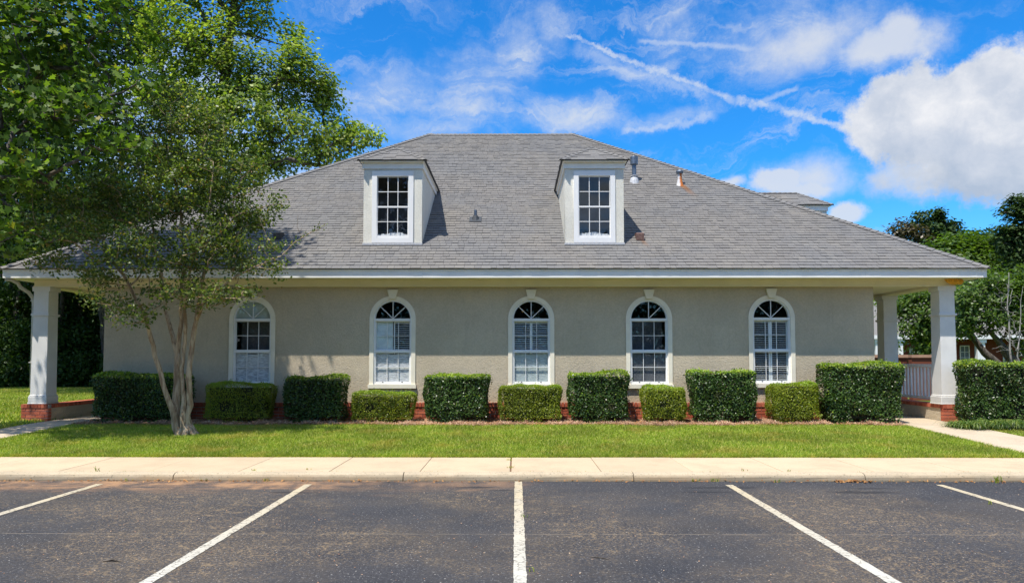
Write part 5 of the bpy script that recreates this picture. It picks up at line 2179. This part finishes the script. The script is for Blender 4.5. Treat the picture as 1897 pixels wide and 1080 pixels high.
for (pa, pb, ya, yb_) in ((1604, 1616, 646, 672), (1684, 1694, 645, 662), (1717, 1726, 654, 670), (1777, 1796, 640, 672), (1857, 1870, 650, 672), (1638, 1646, 645, 670)):
    x0_, z1_ = wpt(pa, ya)
    x1_, z0_ = wpt(pb, yb_)
    z0_ = min(z0_, 1.3)
    f = put('window', curve_mesh('fw', [[(x0_, z0_), (x1_, z0_), (x1_, z1_), (x0_, z1_)], [(x0_ + .06, z0_ + .06), (x1_ - .06, z0_ + .06), (x1_ - .06, z1_ - .06), (x0_ + .06, z1_ - .06)]], FY_ - .06, FY_ - .003), WHITE, fb)
    b = MB()
    b.quad((x0_ + .05, FY_ - .02, z0_ + .05), (x1_ - .05, FY_ - .02, z0_ + .05), (x1_ - .05, FY_ - .02, z1_ - .05), (x0_ + .05, FY_ - .02, z1_ - .05))
    b.build('pane', m_room2, f)
    xm_ = (x0_ + x1_) / 2
    zz = np.linspace(z0_ + .06, z1_ - .06, 4)
    MB().box(xm_ - .02, xm_ + .02, FY_ - .05, FY_ - .03, z0_ + .06, z1_ - .06).build('muntin', WHITE, f)
    for z in zz[1:-1]:
        MB().box(x0_ + .06, xm_ - .021, FY_ - .05, FY_ - .03, z - .018, z + .018).box(xm_ + .021, x1_ - .06, FY_ - .05, FY_ - .03, z - .018, z + .018).build('muntin', WHITE, f)

# low brick wall of the ramp behind the right porch
xw0, zw = P(1600, 657, 24.)[0], P(1690, 657, 24.)[2]
xw1 = P(1760, 657, 24.)[0]
xmid = P(1686, 657, 24.)[0]
rw = thing('brick_ramp_wall', ((xw0 + xw1) / 2, 24, .25), 'low brick wall with a pale brown cap seen through the right porch', 'wall')
MB().box(xw0, xmid - .12, 24, 24.2, .1, zw - .1).box(xmid + .05, xw1, 24, 24.2, .1, zw - .1).build('wall', BRICK_FAR, rw)
CAPM = m_simple('brown_cap', (.42, .24, .16), .8, .3, var=.1)
MB().box(xw0 - .03, xmid - .10, 23.95, 24.25, zw - .099, zw).box(xmid + .03, xw1 + .03, 23.95, 24.25, zw - .099, zw).build('cap', CAPM, rw)

# trees on the right
make_tree('pine_tree', 'dark tall pine at the right edge of the sky', (36.5, 50.0),
          px_clumps([(1885, 395, 50, 32, 16), (1905, 378, 50, 40, 18), (1878, 425, 50, 30, 14), (1905, 440, 50, 45, 22), (1880, 465, 50, 34, 16), (1915, 490, 50, 45, 24), (1930, 410, 50, 40, 30), (1860, 440, 50, 14, 8), (1895, 520, 50, 40, 26)]),
          L_PINE, ('diamond', .30), density=3.2, per=30, spray=.55, trunk_r=.3, skel=160, r_pow=.45, r_tip=.03)
make_tree('pine_tree', 'small pine with rounded tufts peeking over the right end of the roof', (46.0, 66.0),
          px_clumps([(1713, 405, 66, 20, 12), (1740, 402, 66, 20, 14), (1757, 415, 66, 18, 10), (1700, 420, 66, 20, 10), (1728, 428, 66, 30, 16), (1765, 428, 66, 14, 8), (1745, 440, 66, 30, 18)]),
          L_PINE, ('diamond', .36), density=2.2, per=26, spray=.6, trunk_r=.28, skel=120, r_pow=.45, r_tip=.03)
make_tree('brown_green_tree', 'thin brownish tree just above the right hip of the roof', (42.5, 64.0),
          px_clumps([(1672, 425, 64, 22, 14), (1690, 432, 64, 26, 16), (1660, 436, 64, 14, 8), (1700, 445, 64, 30, 14), (1672, 412, 64, 9, 7)]),
          leaf_mat('brownish_leaf', [(0., (.05, .05, .02)), (.6, (.09, .075, .03)), (1., (.13, .09, .04))], .25), ('diamond', .34), density=1.8, per=20, spray=.7, trunk_r=.22, skel=120)
make_tree('broadleaf_tree', 'broad bright green tree rising behind the right end of the roof', (41.5, 54.0),
          px_clumps([(1780, 455, 54, 45, 20), (1810, 462, 54, 50, 28), (1745, 472, 54, 45, 24), (1840, 460, 54, 30, 20), (1790, 500, 53, 70, 36), (1850, 505, 54, 50, 36), (1740, 505, 53, 45, 30), (1690, 500, 54, 40, 26), (1830, 560, 54, 80, 40), (1740, 560, 54, 80, 40), (1660, 560, 54, 60, 45), (1600, 600, 54, 60, 45)]),
          L_RIGHT, ('diamond', .34), density=1.5, per=36, spray=1.0, trunk_r=.4, skel=220, r_pow=.46)
make_tree('dark_background_tree', 'dark green tree line filling the gap behind the bright green tree', (50.0, 70.0),
          px_clumps([(1790, 445, 70, 40, 16), (1830, 445, 70, 40, 16), (1865, 470, 70, 40, 30), (1900, 520, 68, 50, 50), (1870, 560, 66, 60, 60), (1940, 560, 66, 60, 60), (1720, 470, 68, 50, 24), (1700, 560, 66, 70, 60), (1640, 540, 66, 60, 50), (1790, 540, 68, 70, 60), (1640, 620, 62, 60, 40), (1600, 580, 62, 60, 60)]),
          L_DARK, ('diamond', .45), density=.9, per=30, spray=1.3, trunk_r=.4, skel=160)
make_tree('magnolia_tree', 'glossy green tree seen between the two right porch columns', (22.9, 33.0),
          px_clumps([(1700, 575, 33, 40, 30), (1725, 555, 33, 45, 28), (1690, 610, 33, 30, 22), (1720, 620, 33, 34, 30), (1712, 655, 33, 20, 20), (1745, 600, 33, 50, 45), (1675, 560, 34, 26, 24), (1650, 565, 34, 30, 26), (1760, 560, 33, 40, 30)]),
          L_RIGHT, ('diamond', .20), density=4.0, per=26, spray=.55, trunk_r=.2, skel=260, r_pow=.45)
make_tree('oak_tree', 'spreading tree with a dark leaning trunk behind the right-hand hedge', (22.6, 30.0),
          px_clumps([(1820, 540, 29.5, 50, 34), (1865, 545, 30, 45, 34), (1790, 575, 29.5, 40, 30), (1835, 590, 29.5, 55, 34), (1885, 595, 30, 45, 34), (1790, 612, 29.5, 22, 12), (1905, 640, 30, 30, 24), (1920, 560, 30, 50, 50), (1775, 545, 29.5, 26, 22), (1890, 520, 30, 40, 24), (1845, 510, 30, 30, 18)]),
          L_RIGHT, ('diamond', .15), density=5.5, per=26, spray=.42, trunk_r=.16, skel=420, r_pow=.45, r_tip=.009,
          trunk_pts=[(22.6, 30, .1, .24), pp_(1875, 668, 30, .20), pp_(1862, 650, 30, .17), pp_(1850, 632, 30, .12), pp_(1830, 610, 30, .08)])
# bare grey twigs
bt = thing('bare_shrub', (21.2, 29.0, .25), 'leafless grey branching shrub standing in front of the right-hand trees', 'tree')
tgs = []
for i in range(110):
    px = random.gauss(1868, 15)
    py = random.uniform(500, 640) + abs(px - 1868) * .8
    tgs.append(P(px, py, 28.4 + random.uniform(-.5, .5)))
chains = grow([{'pts': [(20.8, 28.5, .2, .05), pp_(1873, 680, 28.5, .045), pp_(1870, 620, 28.5, .035), pp_(1866, 560, 28.5, .022), pp_(1869, 505, 28.5, .008)]},
               {'pts': [(20.9, 28.4, .2, .045), pp_(1884, 660, 28.4, .035), pp_(1890, 600, 28.4, .022), pp_(1893, 545, 28.4, .008)]}], tgs, r_tip=.0055, r_pow=.4, seed_step=.3, wig=.08)
b = MB()
for q, rd in chains:
    b.tube(q, list(rd), 5, cap=False)
b.build('branches', BARK_P, bt, smooth=True)
# wood across the road behind the viewer: what the window panes mirror
cls = []
for i in range(34):
    for k in range(2):
        for zz_ in (2., 6.5, 10.5) + ((15., 19., 22.) if 11 <= i <= 13 else ()):
            cls.append(((-51 + i * 3.1 + random.uniform(-1, 1), -34 - 2 * k, zz_ + random.uniform(-1.2, 1.2)), (2.6, 2.0, 2.9)))
pts = np.vstack([clump_points(c, 34) for c in cls])
pts[:, 2] = np.maximum(pts[:, 2], .2)
V, F_ = foliage_from(pts, 9, 1.2, .6, 'diamond', .4, None, .8)
o = put('opposite_wood', mesh_np('opposite_wood', V, F_), L_DARK)
tag(o, 'line of trees across the lot, mirrored dimly in the window glass', kind='stuff')
